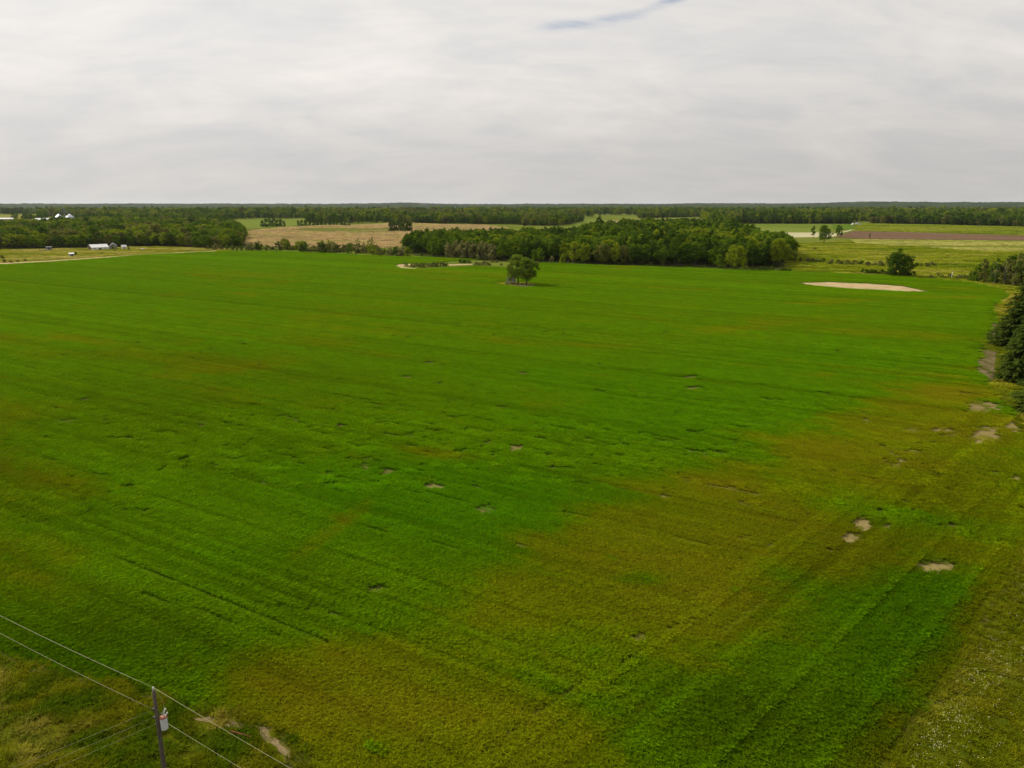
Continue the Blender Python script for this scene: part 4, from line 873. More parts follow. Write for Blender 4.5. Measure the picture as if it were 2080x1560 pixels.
# far woods: the plain beyond, minus its fields
def far_wood(r0, r1, sp, seed, s0, mixw):
    n = int((r1 * r1 - r0 * r0) * R(47) / (sp * sp)); r = np.random.default_rng(seed)
    rr_ = np.sqrt(r.uniform(r0 * r0, r1 * r1, n)); a = r.uniform(-R(47), R(47), n) ; P = np.stack([rr_ * np.sin(a), rr_ * np.cos(a)], 1)
    U, V = proj(P[:, 0], P[:, 1]); m = np.ones(n, bool)
    m &= ~((U < 485) & (V > 448.5)) & ~((U > 440) & (U < 1060) & (V > 452 + 4 * vnoise(U / 30, U * 0, 5))) & ~((U >= 1040) & (U < 1330) & (V > 459)) & ~((U >= 1140) & (U < 1445) & (V > 441.5)) & ~((U > 1430) & (U < 1745) & (V > 454.5)) & ~((U >= 1740) & (V > 455.2 + (U - 1740) * .018))
    for pl in ([(430, 447.5), (520, 444), (625, 444), (625, 470), (430, 470)], [(-260, 437), (75, 434.5), (80, 446), (-260, 452)], [(1700, 452), (1760, 450), (1765, 470), (1700, 470)], [(95, 441), (165, 438), (165, 452), (95, 452)]):
        m &= ~inside(np.array(pl), U, V)
    # clearings further out
    g = fbm(P[:, 0] / 420, P[:, 1] / 260, 91, 3); m &= g < .64
    mass(P[m], mixw, seed + 1, s0, .2, None, 260.0)
FW = {('con', 'needle'): .7, ('round', 'leaf_dark'): 2, ('tall', 'leaf_dark'): 1, ('round', 'leaf_mid'): 3.5, ('tall', 'leaf_mid'): 1.5, ('round', 'leaf_light'): 3.6, ('round', 'leaf_olive'): 1.6}
far_wood(1380, 2500, 14, 101, 1.08, FW)
far_wood(2500, 4700, 27, 103, 1.55, FW)
# near edge of the far woods between the centre wood and the marsh
mass(fill(pxs([(840, 453), (1000, 455.5), (1110, 459), (1150, 457), (1188, 449), (1100, 446), (840, 446)]), 9, 105), CW, 106, .95, .15)
mass(fill(pxs([(1298, 444), (1420, 440), (1440, 455), (1505, 455), (1505, 449), (1440, 438), (1298, 438)]), 13, 107), FW, 108, 1.1)
mass(fill(pxs([(1505, 454.4), (1690, 454.6), (1728, 455), (1728, 448), (1505, 446)]), 9, 109), {('tall', 'leaf_dark'): 3, ('con', 'needle'): 3, ('round', 'leaf_dark'): 2, ('round', 'leaf_mid'): 1}, 110, 1.05)
mass(fill(pxs([(1765, 453.6), (1900, 456), (2080, 460.5), (2300, 466), (2300, 452), (1900, 446), (1765, 446)]), 9, 111), {('round', 'leaf_mid'): 3, ('round', 'leaf_dark'): 3, ('con', 'needle'): 1, ('round', 'leaf_olive'): 1, ('tall', 'leaf_mid'): 1}, 112, 1.05)
SPt = np.array(stuff_pts); us, vs = proj(SPt[:, 0], SPt[:, 1]); SPt = SPt[~((us > 64) & (us < 160) & (SPt[:, 1] > 1560) & (SPt[:, 1] < 1900))]; us, vs = proj(SPt[:, 0], SPt[:, 1]); SPt = SPt[~((us > -10) & (us < 106) & (SPt[:, 1] > 1330) & (SPt[:, 1] < 2050))]; print('mass trees', len(SPt))
scatter('far_woodland', SPt[:, :3], SPt[:, 3], SPt[:, [4, 4, 5]], SPt[:, 6].astype(int), MASS, None, 'mixed green woodland that runs on behind the first trees to the skyline', 'woodland')

# far canopy and hills at the skyline
NRh, NTh = 110, 1500
rad = 4500 * (14500 / 4500) ** (np.linspace(0, 1, NRh)); th = np.radians(np.linspace(-52, 52, NTh)); RR, TT = np.meshgrid(rad, th, indexing='ij')
Xh = RR * np.sin(TT); Yh = RR * np.cos(TT); Uh, _ = proj(Xh, Yh)
rise = sstep(RR, 4600, 9000); amp = 30 + 7 * (fbm(Uh / 160, RR / 2500, 5, 4) - .5) * 4 + 18 * sstep(Uh, 1560, 1820) + 9 * np.exp(-((Uh - 825) / 45) ** 2) * sstep(RR, 7000, 9000) + 8 * np.exp(-((Uh - 250) / 120) ** 2)
Zh = amp * rise + (8 + 12 * fbm(Xh / 60, Yh / 140, 8, 3) + 10 * vnoise(Xh / 30, Yh / 120, 19) + 10 * (fbm(Xh / 600, Yh / 900, 27, 3) - .5)) * sstep(RR, 4480, 4600)
Zh = Zh * (1 - .5 * sstep(RR, 11000, 14500))
idx = np.arange(NRh * NTh).reshape(NRh, NTh); Q = np.stack([idx[:-1, :-1], idx[1:, :-1], idx[1:, 1:], idx[:-1, 1:]], -1).reshape(-1, 4)
me = np_mesh('far_forest', np.stack([Xh.ravel(), Yh.ravel(), Zh.ravel()], 1), Q)
if me.polygons[0].normal.z < 0: me.flip_normals()
ft = NT('far_canopy'); f1 = ft.noise(0.004, 6, 0.65, sc=(1, .45, 1)); c = ft.ramp(f1, [(0.3, (0.009, 0.018, 0.008)), (0.45, (0.016, 0.030, 0.010)), (0.6, (0.030, 0.046, 0.012)), (0.72, (0.060, 0.075, 0.02))])  # dark ramp: the shade between crowns is put into this colour
M['far_canopy'] = ft.pbr(ft.scale(c, ft.rng(ft.noise(0.05, 4, 0.7), .3, .7, .7, 1.3)), 0.95, 0, 0.05)
tag(link('far_forest', me, M['far_canopy']), 'blue green forest canopy on the low hills along the skyline', 'forest', kind='stuff')

# ------------------------------------------------------------------ tree clumps out on the marsh
for ci, (xs, b, tp, what) in enumerate((([533, 541, 549, 556, 563, 571, 578], 461.5, 439, 'left clump on the tan marsh'), ([606, 613, 621, 629, 637, 645, 653], 459.5, 442, 'long clump behind the tan marsh'), ([661, 669, 677, 685, 693, 701, 709], 459, 441, 'long clump behind the tan marsh'), ([793, 799, 805, 811, 817, 823, 829, 834], 470.5, 445, 'compact dark clump on the tan marsh'))):
    for i, x in enumerate(xs):
        e_ = min(i, len(xs) - 1 - i); loc, s = fit(8, tp + trs.uniform(-1, 3) + (4 if e_ == 0 else 0) + (3.5 if ci == 0 and i > 3 else 0), b - trs.uniform(0, 1.6), x)
        plant('broadleaf_tree', trs.choice(WILLOW), 'leaf_dark', loc, (s * .62, s * .62, s), trs.uniform(0, 6.28), f'dark green tree in the {what}', 'tree', f'trees in the {what}')

# ------------------------------------------------------------------ field oaks and other single trees
for (x, b, tp, sh, m, w, lb) in ((1070, 578, 522, BIGOAK[2], 'leaf_oak', 1.06, 'large oak with thick dark trunk on the grassy island in the crop'), (1052.5, 577, 517.5, BIGOAK[3], 'leaf_oak', 1.0, 'oak with thin trunk next to the ruined shed on the island in the crop'),
                                 (1820, 560.5, 505, HEDGEOAK, 'leaf_dark', 1.0, 'single round dark green tree in the hedge by the sand patch')):
    loc, s = fit(15.5, tp, b, x); plant('oak_tree' if x < 1500 else 'broadleaf_tree', sh, m, loc, (s * w, s * w, s), trs.uniform(0, 6.28), lb, 'tree')
loc, s = fit(15, 547, 577, 1038); plant('oak_tree', ROUND[2], 'leaf_oak', (loc[0], loc[1] + 4.2, 0), (s * .9, s * .9, s * 1.1), 2.0, 'low leafy tree spreading over the ruined grey shed', 'tree')
for (x, b, tp, sh, m, w, lb) in ((1673, 495, 456.5, BIGOAK[1], 'leaf_mid', .8, 'tall green tree with bare foot in the olive meadow'), (1652, 484, 457, TALL[1], 'leaf_mid', .95, 'slim green tree behind the tall tree of the meadow'), (1706, 483.5, 457, ROUND[4], 'leaf_dark', .7, 'dark round tree at the corner of the ploughed field'),
                             (1766, 485.5, 474, TALL[2], 'leaf_dark', .9, 'tiny lone tree on the edge of the ploughed field'), (1597, 487, 471.5, TALL[0], 'leaf_dark', 1.0, 'small slim tree beside the wood at the cream field'), (1609, 488, 480, ROUND[0], 'leaf_mid', .8, 'very small tree beside the slim tree at the cream field'),
                             (1739, 455, 441, CON[0], 'needle', 1.0, 'pointed dark conifer beside the far white houses')):
    H_ = {BIGOAK[1]: 15.5, TALL[1]: 17, TALL[2]: 17, TALL[0]: 17, CON[0]: 13}.get(sh, 15)
    loc, s = fit(H_, tp, b, x); plant('conifer_tree' if sh is CON[0] else 'broadleaf_tree', sh, m, loc, (s * w, s * w, s), trs.uniform(0, 6.28), lb, 'tree')
# near conifers on the right
for (x, b, tp, i, lb) in ((2116, 838, 690, 0, 'big spruce with low sweeping boughs beside the bare sandy patches'), (2072, 774, 638, 1, 'big spruce between the two others beside the dirt lane'), (2064, 702, 568, 2, 'big spruce beyond the dirt lane, next to the scrubby trees'), (2122, 720, 560, 0, 'tall spruce behind the row of spruces by the lane'), (2100, 655, 545, 1, 'spruce behind the others, close to the scrubby trees'), (2170, 790, 600, 2, 'tall spruce at the back of the row by the lane')):
    loc, s = fit(15, tp, b, x); plant('spruce_tree', SPRUCE[i], 'needle_spruce', loc, (s, s, s), trs.uniform(0, 6.28), lb, 'tree')
# scrubby trees behind the conifers
for (x, b, tp) in ((1972, 571, 545), (1985, 573, 536), (1998, 574, 526), (2010, 575, 533), (2020, 577, 523), (2030, 576, 529), (2040, 579, 521), (2049, 578, 518), (2058, 581, 524), (2066, 580, 517), (2075, 583, 515), (2086, 584, 513), (2020, 571, 527), (2046, 573, 520), (2070, 574, 514)):
    bw = trs.random() < .6; loc, s = fit(8 if bw else 10, tp, b, x); plant('thin_tree', trs.choice(WILLOW if bw else THIN), trs.choice(['leaf_olive', 'leaf_dark', 'leaf_olive', 'leaf_mid']), loc, (s * (.62 if bw else 1.2), s * (.62 if bw else 1.2), s), trs.uniform(0, 6.28), 'scrubby thin tree in the thicket at the corner beyond the spruces', 'tree', 'thicket trees at the field corner')

# ------------------------------------------------------------------ shrubs
def shrub(x, b, h, w, m, lb, gp, arr=BUSH, H0=3.2):
    X0, Y0, _ = px(x, b); s = h / H0; plant('shrub', trs.choice(arr), m, (X0, Y0, 0), (s * w, s * w, s), trs.uniform(0, 6.28), lb, 'shrub', gp)
# on the sandy spit
for (x, b, h, w, m) in ((824, 539.5, 2.6, .9, 'leaf_olive'), (838, 543, 2.6, 1.2, 'leaf_olive'), (846, 541, 3.0, 1.2, 'leaf_olive'), (855, 543, 3.0, 1.3, 'leaf_olive'), (863, 543.5, 3.4, 1.2, 'leaf_olive'), (872, 542.5, 3.0, 1.3, 'leaf_grey'), (881, 542, 3.4, 1.2, 'leaf_olive'), (890, 541.5, 3.4, 1.3, 'leaf_olive'), (899, 541, 3.4, 1.2, 'leaf_olive'), (906, 540.5, 2.6, 1.1, 'leaf_olive')):
    shrub(x, b, h, w, m, 'olive shrub in the long clump behind the sandy rim', 'shrubs on the sandy spit')
for (x, b, h, w) in ((936, 534, 2.8, 1.3), (944, 534, 3.2, 1.3), (953, 534.5, 2.4, 1.3)): shrub(x, b, h, w, 'leaf_dark', 'dark shrub in the small clump between spit and wood', 'dark shrubs between spit and wood')
for (x, b, h, w) in ((966, 539, 2.8, 1.3), (974, 538.5, 2.4, 1.2), (983, 539, 3.2, 1.2), (992, 539, 2.8, 1.3), (1018, 539.5, 2.0, 1.1), (1000, 533, 2.2, 1.2), (1009, 533, 2.2, 1.2)): shrub(x, b, h, w, 'leaf_grey', 'pale greyish shrub on the dry grass behind the field oaks', 'pale shrubs behind the field oaks')
# hedge of shrubs along the marsh
for i in range(74):
    x = 505 + 325 * (i + trs.random()) / 74; y0 = 509 + (x - 505) * .038; b = y0 - trs.uniform(.3, 7)
    m = trs.choice(['leaf_olive', 'leaf_grey', 'leaf_mid', 'leaf_olive', 'leaf_dark', 'leaf_light'])
    shrub(x, b, trs.uniform(2.5, 6.0), trs.uniform(.9, 1.3), m, f'{KINDTXT[m]} shrub in the ragged hedge between crop and tan marsh', f'{KINDTXT[m]} shrubs in the marsh hedge', WILLOW if trs.random() < .5 else BUSH, 8 if False else 4.5)
for (x, b, tp, sh, m) in ((657, 508, 492, CON[1], 'needle_light'), (667, 505, 484, THIN[0], 'leaf_olive'), (728, 503, 482, THIN[1], 'leaf_mid'), (750, 503, 484, THIN[2], 'leaf_mid'), (757, 502, 481, THIN[0], 'leaf_dark'), (765, 510, 494, CON[2], 'needle_light'), (740, 501, 490, THIN[1], 'leaf_olive')):
    loc, s = fit(13 if sh in CON else 10, tp, b, x); con = sh in CON
    plant('conifer_tree' if con else 'thin_tree', sh, m, loc, (s, s, s), trs.uniform(0, 6.28), 'small pointed conifer in the hedge by the tan marsh' if con else 'thin straggling tree rising from the hedge by the tan marsh', 'tree', 'conifers in the marsh hedge' if con else 'thin trees in the marsh hedge')
# along the front of the centre wood
for i in range(30):
    x = 850 + 740 * (i + trs.random()) / 30; b = 519 + (x - 850) * .0415 + trs.uniform(-.5, 1.2); shrub(x, b, trs.uniform(1.2, 2.6), trs.uniform(1, 1.5), trs.choice(['leaf_olive', 'leaf_dark', 'leaf_mid']), 'low shrub at the foot of the dense wood', 'shrubs at the foot of the wood')
for (x, b, h, w) in ((1545, 549, 2.6, 1.4), (1556, 549.5, 3.0, 1.4), (1567, 550, 3.0, 1.3), (1592, 551.5, 2.6, 1.5), (1602, 552, 2.4, 1.5)): shrub(x, b, h, w, 'leaf_dark', 'dark low shrub between the crop and the light green tree', 'dark shrubs by the light green tree')
# hedge across the meadow and round the single tree
for i in range(30):
    x = 1622 + 280 * (i + trs.random()) / 30; b = 532 + (x - 1622) * .055 + trs.uniform(-2, 1.5) - max(0, x - 1780) * .05; shrub(x, b, trs.uniform(2.2, 3.8), trs.uniform(1.0, 1.4), trs.choice(['leaf_olive', 'leaf_grey', 'leaf_olive', 'leaf_dark']), 'rounded shrub in the hedge running across the meadow', 'shrubs of the meadow hedge')
for i in range(15):
    x = 1752 + 105 * (i + .5 * trs.random()) / 15; b = 554.5 + (x - 1752) * .07 + trs.uniform(-.5, .6); shrub(x, b, trs.uniform(2.2, 3.6) if i > 11 or i < 9 else 2.0, trs.uniform(1.0, 1.4), 'leaf_dark', 'dark green shrub in the low hedge at the single tree', 'shrubs of the low dark hedge')
for i in range(12):
    x = 1890 + 90 * i / 12 + trs.uniform(-3, 3); shrub(x, 565 + (x - 1890) * .05 - trs.uniform(0, 6), trs.uniform(1.6, 3.0), 1.2, trs.choice(['leaf_olive', 'leaf_mid', 'leaf_grey']), 'scattered shrub near the white marker post', 'shrubs near the marker post')
for (x, b, h, w) in ((1655, 507, 2.4, 1.3), (1600, 503, 2.2, 1.3), (1612, 504, 2.0, 1.4)): shrub(x, b, h, w, 'leaf_olive', 'small dark shrub alone in the open meadow', 'lone meadow shrubs')
for (x, b, h) in ((4, 526, 3.0), (10, 533, 2.4), (22, 533.5, 2.0), (36, 532.5, 1.6), (52, 530, 1.8)): shrub(x, b, h, 1.2, 'leaf_olive', 'low dark shrub beside the sandy farm track', 'shrubs by the farm track')
for i in range(9): shrub(500 - 10 * i + trs.uniform(-4, 4), 509.5 - .35 * i, trs.uniform(3.5, 7.5), .9, trs.choice(['leaf_olive', 'leaf_grey', 'leaf_mid']), 'tall shrub at the right end of the wood by the sheds', 'shrubs at the wood end', WILLOW, 8)

# ------------------------------------------------------------------ utility pole, transformer, wires
M['pole'] = mat_plain('pole', (0.085, 0.068, 0.052), 0.95, var=0.35, scale=4)
M['galv'] = mat_plain('galv', (0.52, 0.53, 0.55), 0.5, metal=0.0, spec=0.4, var=0.12, scale=5, spots=(0.40, 0.39, 0.38))
M['lid'] = mat_plain('lid', (0.30, 0.12, 0.08), 0.7, var=0.3, scale=8)
M['porcelain'] = mat_plain('porcelain', (0.62, 0.60, 0.56), 0.3, spec=0.5, var=0.1, scale=6)
M['iron'] = mat_plain('iron', (0.10, 0.085, 0.075), 0.7, metal=0.3, var=0.3, scale=8)
M['wire'] = mat_plain('wire', (0.29, 0.27, 0.13), 0.6, spec=0.3, var=0.1, scale=2)
PB = np.array((-24.75, 42.3)); PH = 9.5
pole = empty('utility_pole', (PB[0], PB[1], 0)); tag(pole, 'weathered wooden utility pole carrying a grey transformer beside the field corner', 'utility pole')
b = MB(); b.tube([(0, 0, -.6), (0, 0, 3), (.02, 0, 6.5), (.03, 0, PH)], [.17, .155, .135, .115], 12); b.build('pole_shaft', M['pole'], pole, smooth=True)
b = MB(); b.lathe([(.03, 0), (.03, .14), (.075, .15), (.085, .19), (.06, .22), (.08, .25), (.05, .30), (.02, .33)], 12, (.03, 0, PH)); b.build('top_insulator', M['porcelain'], pole, smooth=True)
rx, ry = 0.868, -0.497                                              # along the line
tcx, tcy = 0.40, 0.06                                               # transformer hangs on the right of the shaft
b = MB(); b.lathe([(.20, 0), (.235, .03), (.24, .08), (.24, .86), (.235, .92), (.22, .94)], 20, (tcx, tcy, 6.35)); tank = b.build('transformer_tank', M['galv'], pole, smooth=True); tag(tank, 'light grey cylindrical transformer tank')
b = MB(); b.lathe([(.255, .94), (.26, .985), (.16, 1.05), (.05, 1.07)], 20, (tcx, tcy, 6.35)); b.build('tank_lid', M['lid'], tank, smooth=True)
for (dx, dy, h, lean) in ((.06, -.05, .30, .10), (.12, .10, .26, .16)):
    b = MB(); p0 = np.array((tcx + dx, tcy + dy, 7.36)); p1 = p0 + np.array((lean, dy * .6, h))
    for k in range(5):
        t0 = k / 5; b.tube([p0 * (1 - t0) + p1 * t0, p0 * (1 - t0 - .12) + p1 * (t0 + .12)], [.055, .035], 8)
    b.build('bushing', M['porcelain'], tank, smooth=True)
for z in (6.6, 7.1):
    b = MB(); b.box(.10, tcy - .09, z, .22, tcy + .09, z + .06); b.build('mount_bracket', M['iron'], pole)
b = MB(); b.bar((.08, -.03, 7.62), (.52, -.03, 7.72), .05, .05); ca = b.build('cutout_arm', M['iron'], pole)
b = MB(); b.tube([(.46, -.03, 7.60), (.66, -.05, 8.02)], .045, 8); b.tube([(.66, -.05, 8.02), (.70, -.05, 8.08)], .065, 8); b.build('fuse_tube', M['porcelain'], ca, smooth=True)
b = MB(); b.tube([(.40, .03, 7.60), (.43, .02, 7.85), (.55, 0, 8.12), (.62, .0, 8.16)], .018, 6); b.build('jumper_wire', M['wire'], ca)
b = MB(); b.tube([(.05, 0, PH + .2), (.30, .02, PH - .35), (.48, 0, 8.9), (.68, -.05, 8.08)], .012, 5); b.build('jumper_wire', M['wire'], ca)
b = MB(); b.box(-.22, -.05, 7.98, -.10, .05, 8.10); b.lathe([(.03, 0), (.05, .03), (.03, .06), (.05, .09), (.03, .12)], 8, (-.20, 0, 7.90)); b.build('wire_clamp', M['iron'], pole)
b = MB(); b.box(-.24, -.06, 7.3, -.11, .06, 7.42); b.build('wire_clamp', M['iron'], pole)
b = MB(); b.box(-.20, -.05, 6.75, -.12, .05, 6.85); b.build('wire_clamp', M['iron'], pole)
def wire(name, a, bb, sag, r_, label, group=None, n=24):
    a = np.array(a, float); bb = np.array(bb, float); pts = []
    for i in range(n + 1):
        t = i / n; p = a * (1 - t) + bb * t; p[2] -= sag * 4 * t * (1 - t); pts.append(p)
    o = MB().tube(pts, r_, 5).build(name, M['wire'], None, None, True); tag(o, label, 'wire', group); return o
def P3(dx, dy, z): return (PB[0] + dx, PB[1] + dy, z)
LN = 62.0
def along(d, z, off=0.0): return (PB[0] + rx * d + off * ry, PB[1] + ry * d - off * rx, z)
wire('power_line', P3(.03, 0, PH + .27), along(-LN, PH + .27), 1.0, .013, 'top power line running away to the left from the pole tip')
wire('power_line', P3(.03, 0, PH + .27), along(LN, PH + .27), 1.0, .013, 'top power line running on to the right from the pole tip')
wire('neutral_line', P3(-.2, .0, 8.02), along(-LN, 8.02), 1.0, .011, 'lower line running away to the left below the top line')
wire('neutral_line', P3(.14, -.05, 7.35), along(LN, 8.02), 1.0, .011, 'lower line running on to the right behind the transformer')
sv = np.array((-0.86, -0.51))                                        # service drop towards the yard
for (z0, z1, side, lb) in ((7.96, 6.2, 0.0, 'uppermost thin service wire dropping to the lower left of the pole'), (7.36, 5.6, .45, 'middle thin service wire dropping to the lower left of the pole'), (6.8, 5.0, .8, 'lowest thin service wire dropping to the lower left of the pole')):
    wire('service_wire', P3(-.2, 0, z0), (PB[0] + sv[0] * 34 + side * .5, PB[1] + sv[1] * 34 - side, z1), .7, .0065, lb)
# neighbouring poles that the wires run to, just outside the picture
for d, lb in ((-LN, 'plain wooden pole at the far left end of the power line'), (LN, 'plain wooden pole at the far right end of the power line')):
    q = along(d, 0); e = empty('utility_pole', q); tag(e, lb, 'utility pole')
    b = MB(); b.tube([(0, 0, -.6), (0, 0, 3), (0, 0, 6.5), (0, 0, PH)], [.17, .155, .135, .115], 12); b.build('pole_shaft', M['pole'], e, smooth=True)
    b = MB(); b.lathe([(.03, 0), (.03, .14), (.075, .15), (.085, .19), (.06, .22), (.08, .25), (.05, .30), (.02, .33)], 12, (0, 0, PH)); b.build('top_insulator', M['porcelain'], e, smooth=True)
e = empty('utility_pole', (PB[0] + sv[0] * 34, PB[1] + sv[1] * 34, 0)); tag(e, 'short wooden pole at the end of the thin service wires', 'utility pole')
MB().tube([(0, 0, -.5), (0, 0, 6.6)], [.14, .10], 10).build('pole_shaft', M['pole'], e, smooth=True); MB().box(-.2, -.8, 5.1, .35, .1, 5.25).build('wire_bracket', M['iron'], e)
# rusty bar lying in the verge
M['rust'] = mat_plain('rust', (0.16, 0.050, 0.018), 0.9, var=0.35, scale=6)
a0 = px(470, 1493.5); a1 = px(510, 1504); b = MB(); b.bar((a0[0], a0[1], .42), (a1[0], a1[1], .34), .08, .08); tag(b.build('rusty_bar', M['rust']), 'rusty red metal bar lying in the grass near the curved dirt strip', 'metal bar')

# ------------------------------------------------------------------ buildings
M['white_metal'] = mat_plain('white_metal', (0.78, 0.77, 0.74), 0.45, spec=0.4, var=0.06, scale=.6)
M['white_paint'] = mat_plain('white_paint', (0.66, 0.64, 0.57), 0.7, var=0.12, scale=.8)
M['brown_wall'] = mat_plain('brown_wall', (0.20, 0.135, 0.095), 0.85, var=0.25, scale=1.5)
M['grey_wall'] = mat_plain('grey_wall', (0.16, 0.165, 0.18), 0.8, var=0.2, scale=1.5)
M['grey_roof'] = mat_plain('grey_roof', (0.36, 0.37, 0.39), 0.6, var=0.15, scale=1)
M['dark'] = mat_plain('dark', (0.030, 0.030, 0.034), 0.6, var=0.2, scale=2)
M['grey_wood'] = mat_plain('grey_wood', (0.27, 0.26, 0.245), 0.95, var=0.35, scale=2.5)
M['pale_wood'] = mat_plain('pale_wood', (0.50, 0.45, 0.34), 0.9, var=0.25, scale=2)
def gable(parent, L, Wd, h, ridge, wall, roof, gab, over=.35, th=.12):
    """building with its long side along x, front wall at y = -W/2"""
    for s in (-1, 1): MB().box(-L / 2, s * Wd / 2 - .1, -.2, L / 2, s * Wd / 2 + .1, h).build('wall', wall, parent)
    for s in (-1, 1):
        x0, x1 = sorted((s * L / 2, s * (L / 2 - .2))); y = Wd / 2 - .102
        v = [(x, yy, z) for x in (x0, x1) for (yy, z) in ((-y, -.2), (y, -.2), (y, h), (0, ridge - .05), (-y, h))]
        MB().add(v, [(0, 1, 2, 3, 4), (9, 8, 7, 6, 5)] + [(i, 5 + i, 5 + (i + 1) % 5, (i + 1) % 5) for i in range(5)]).build('gable_wall', gab, parent)
    for s in (-1, 1):
        sl = (ridge - h) / (Wd / 2); ye = s * (Wd / 2 + over); ze = h - sl * over
        v = [(x, yy, z + k) for k in (.02, .02 + th) for (x, yy, z) in ((-L / 2 - over, ye, ze), (L / 2 + over, ye, ze), (L / 2 + over, 0, ridge), (-L / 2 - over, 0, ridge))]
        MB().add(v, [(0, 1, 2, 3), (7, 6, 5, 4), (0, 4, 5, 1), (1, 5, 6, 2), (2, 6, 7, 3), (3, 7, 4, 0)]).build('roof', roof, parent)
X0, Y0, _ = px(195.5, 507.2)
e = empty('farm_shed', (X0, Y0 + 4, 0), R(50)); tag(e, 'long low shed with white metal roof and brown end wall at the wood', 'shed')
gable(e, 15.5, 9, 2.3, 4.9, M['white_paint'], M['white_metal'], M['brown_wall'])
MB().box(-1.3, -4.66, 0, 1.1, -4.61, 1.6).build('door', M['dark'], e)
for x in (-5, 4.6): MB().box(x - .5, -4.65, 1.0, x + .5, -4.61, 1.8).build('window', M['dark'], e)
X0, Y0, _ = px(215.5, 507); e = empty('farm_shed', (X0 + 1.5, Y0 + 10.5, 0), R(118)); tag(e, 'dark grey shed standing behind the long white roofed shed', 'shed')
gable(e, 9, 5.6, 3.4, 5.6, M['grey_wall'], M['grey_roof'], M['grey_wall']); MB().box(-4.56, -1.1, 0, -4.51, 1.1, 2.6).build('door', M['dark'], e)
X0, Y0, _ = px(250, 505.8); e = empty('white_shed', (X0, Y0 + 2, 0), R(38)); tag(e, 'small white shed with bright overhanging roof beside a dark conifer', 'shed')
gable(e, 3.8, 3.2, 2.4, 3.7, M['white_paint'], M['white_metal'], M['white_paint'], .45); MB().box(-.5, -1.76, 0, .5, -1.71, 1.9).build('door', M['brown_wall'], e)
X0, Y0, _ = px(98.8, 508.2); e = empty('hunting_cabin', (X0, Y0 + 1, 0), R(38)); tag(e, 'small blue grey cabin with flat pale roof against the wood', 'cabin')
MB().box(-2, -1.6, .3, 2, 1.6, 3.0).build('wall', M['grey_wall'], e); MB().box(-2.5, -2.0, 3.004, 2.5, 2.0, 3.3).build('roof', M['grey_roof'], e); MB().box(-.9, -1.66, 1.4, .9, -1.61, 2.3).build('window', M['dark'], e)
for (x, y) in ((-1.8, -1.4), (1.8, -1.4), (-1.8, 1.4), (1.8, 1.4)): MB().box(x - .12, y - .12, -.2, x + .12, y + .12, .3).build('post', M['brown_wall'], e)
X0, Y0, _ = px(91, 509.6); e = empty('flat_trailer', (X0, Y0, 0), R(30)); tag(e, 'low dark flat trailer parked next to the blue grey cabin', 'trailer')
MB().box(-3.4, -1.2, .7, 3.4, 1.2, .95).build('bed', M['grey_wall'], e); MB().bar((-3.4, 0, .8), (-5, 0, .6), .12, .12).build('drawbar', M['iron'], e)
for s in (-1, 1):
    for x in (-.5, .5): MB().tube([(x, s * 1.05 - .1, .38), (x, s * 1.05 + .1, .38)], .38, 12).build('wheel', M['dark'], e)
X0, Y0, _ = px(144.3, 521); e = empty('garden_hut', (X0, Y0 + 1, 0), R(40)); tag(e, 'small box hut with flat whitish roof out on the pasture', 'hut')
MB().box(-1.6, -1.4, -.1, 1.6, 1.4, 2.3).build('wall', M['grey_wood'], e)
v = [(-2.0, -1.9, 2.25), (2.0, -1.9, 2.25), (2.0, 1.8, 2.75), (-2.0, 1.8, 2.75)]; MB().add(v + [(a, b_, c_ + .14) for a, b_, c_ in v], [(3, 2, 1, 0), (4, 5, 6, 7), (0, 1, 5, 4), (1, 2, 6, 5), (2, 3, 7, 6), (3, 0, 4, 7)]).build('roof', M['white_metal'], e)
MB().box(-.2, -1.46, 0, .7, -1.41, 1.8).build('door', M['dark'], e)
X0, Y0, _ = px(290, 506.6); e = empty('gas_tank', (X0, Y0, 0), R(30)); tag(e, 'small white lying tank at the foot of the left wood', 'tank')
MB().tube([(-1.6, 0, .75), (-1.4, 0, .75), (1.4, 0, .75), (1.6, 0, .75)], [.3, .5, .5, .3], 14).build('tank_body', M['white_metal'], e, smooth=True)
for x in (-.9, .9): MB().box(x - .1, -.35, -.1, x + .1, .35, .32).build('leg', M['grey_wall'], e)
for (x, b_, tp, sh, m, w, nm, cat, lb) in ((233, 509.5, 498, WILLOW[3], 'leaf_spring', .55, 'young_tree', 'tree', 'small bright yellow green tree between the two white roofed sheds'), (262, 507.5, 496.5, CON[0], 'needle', 1.5, 'conifer_tree', 'tree', 'dark squat conifer beside the small white shed')):
    loc, s_ = fit(8 if sh in WILLOW else 13, tp, b_, x); plant(nm, sh, m, loc, (s_ * w, s_ * w, s_), 0, lb, cat)
shrub(153, 518.5, 3.4, .9, 'leaf_dark', 'dark round bush beside the small box hut', None, BUSH, 3.2)
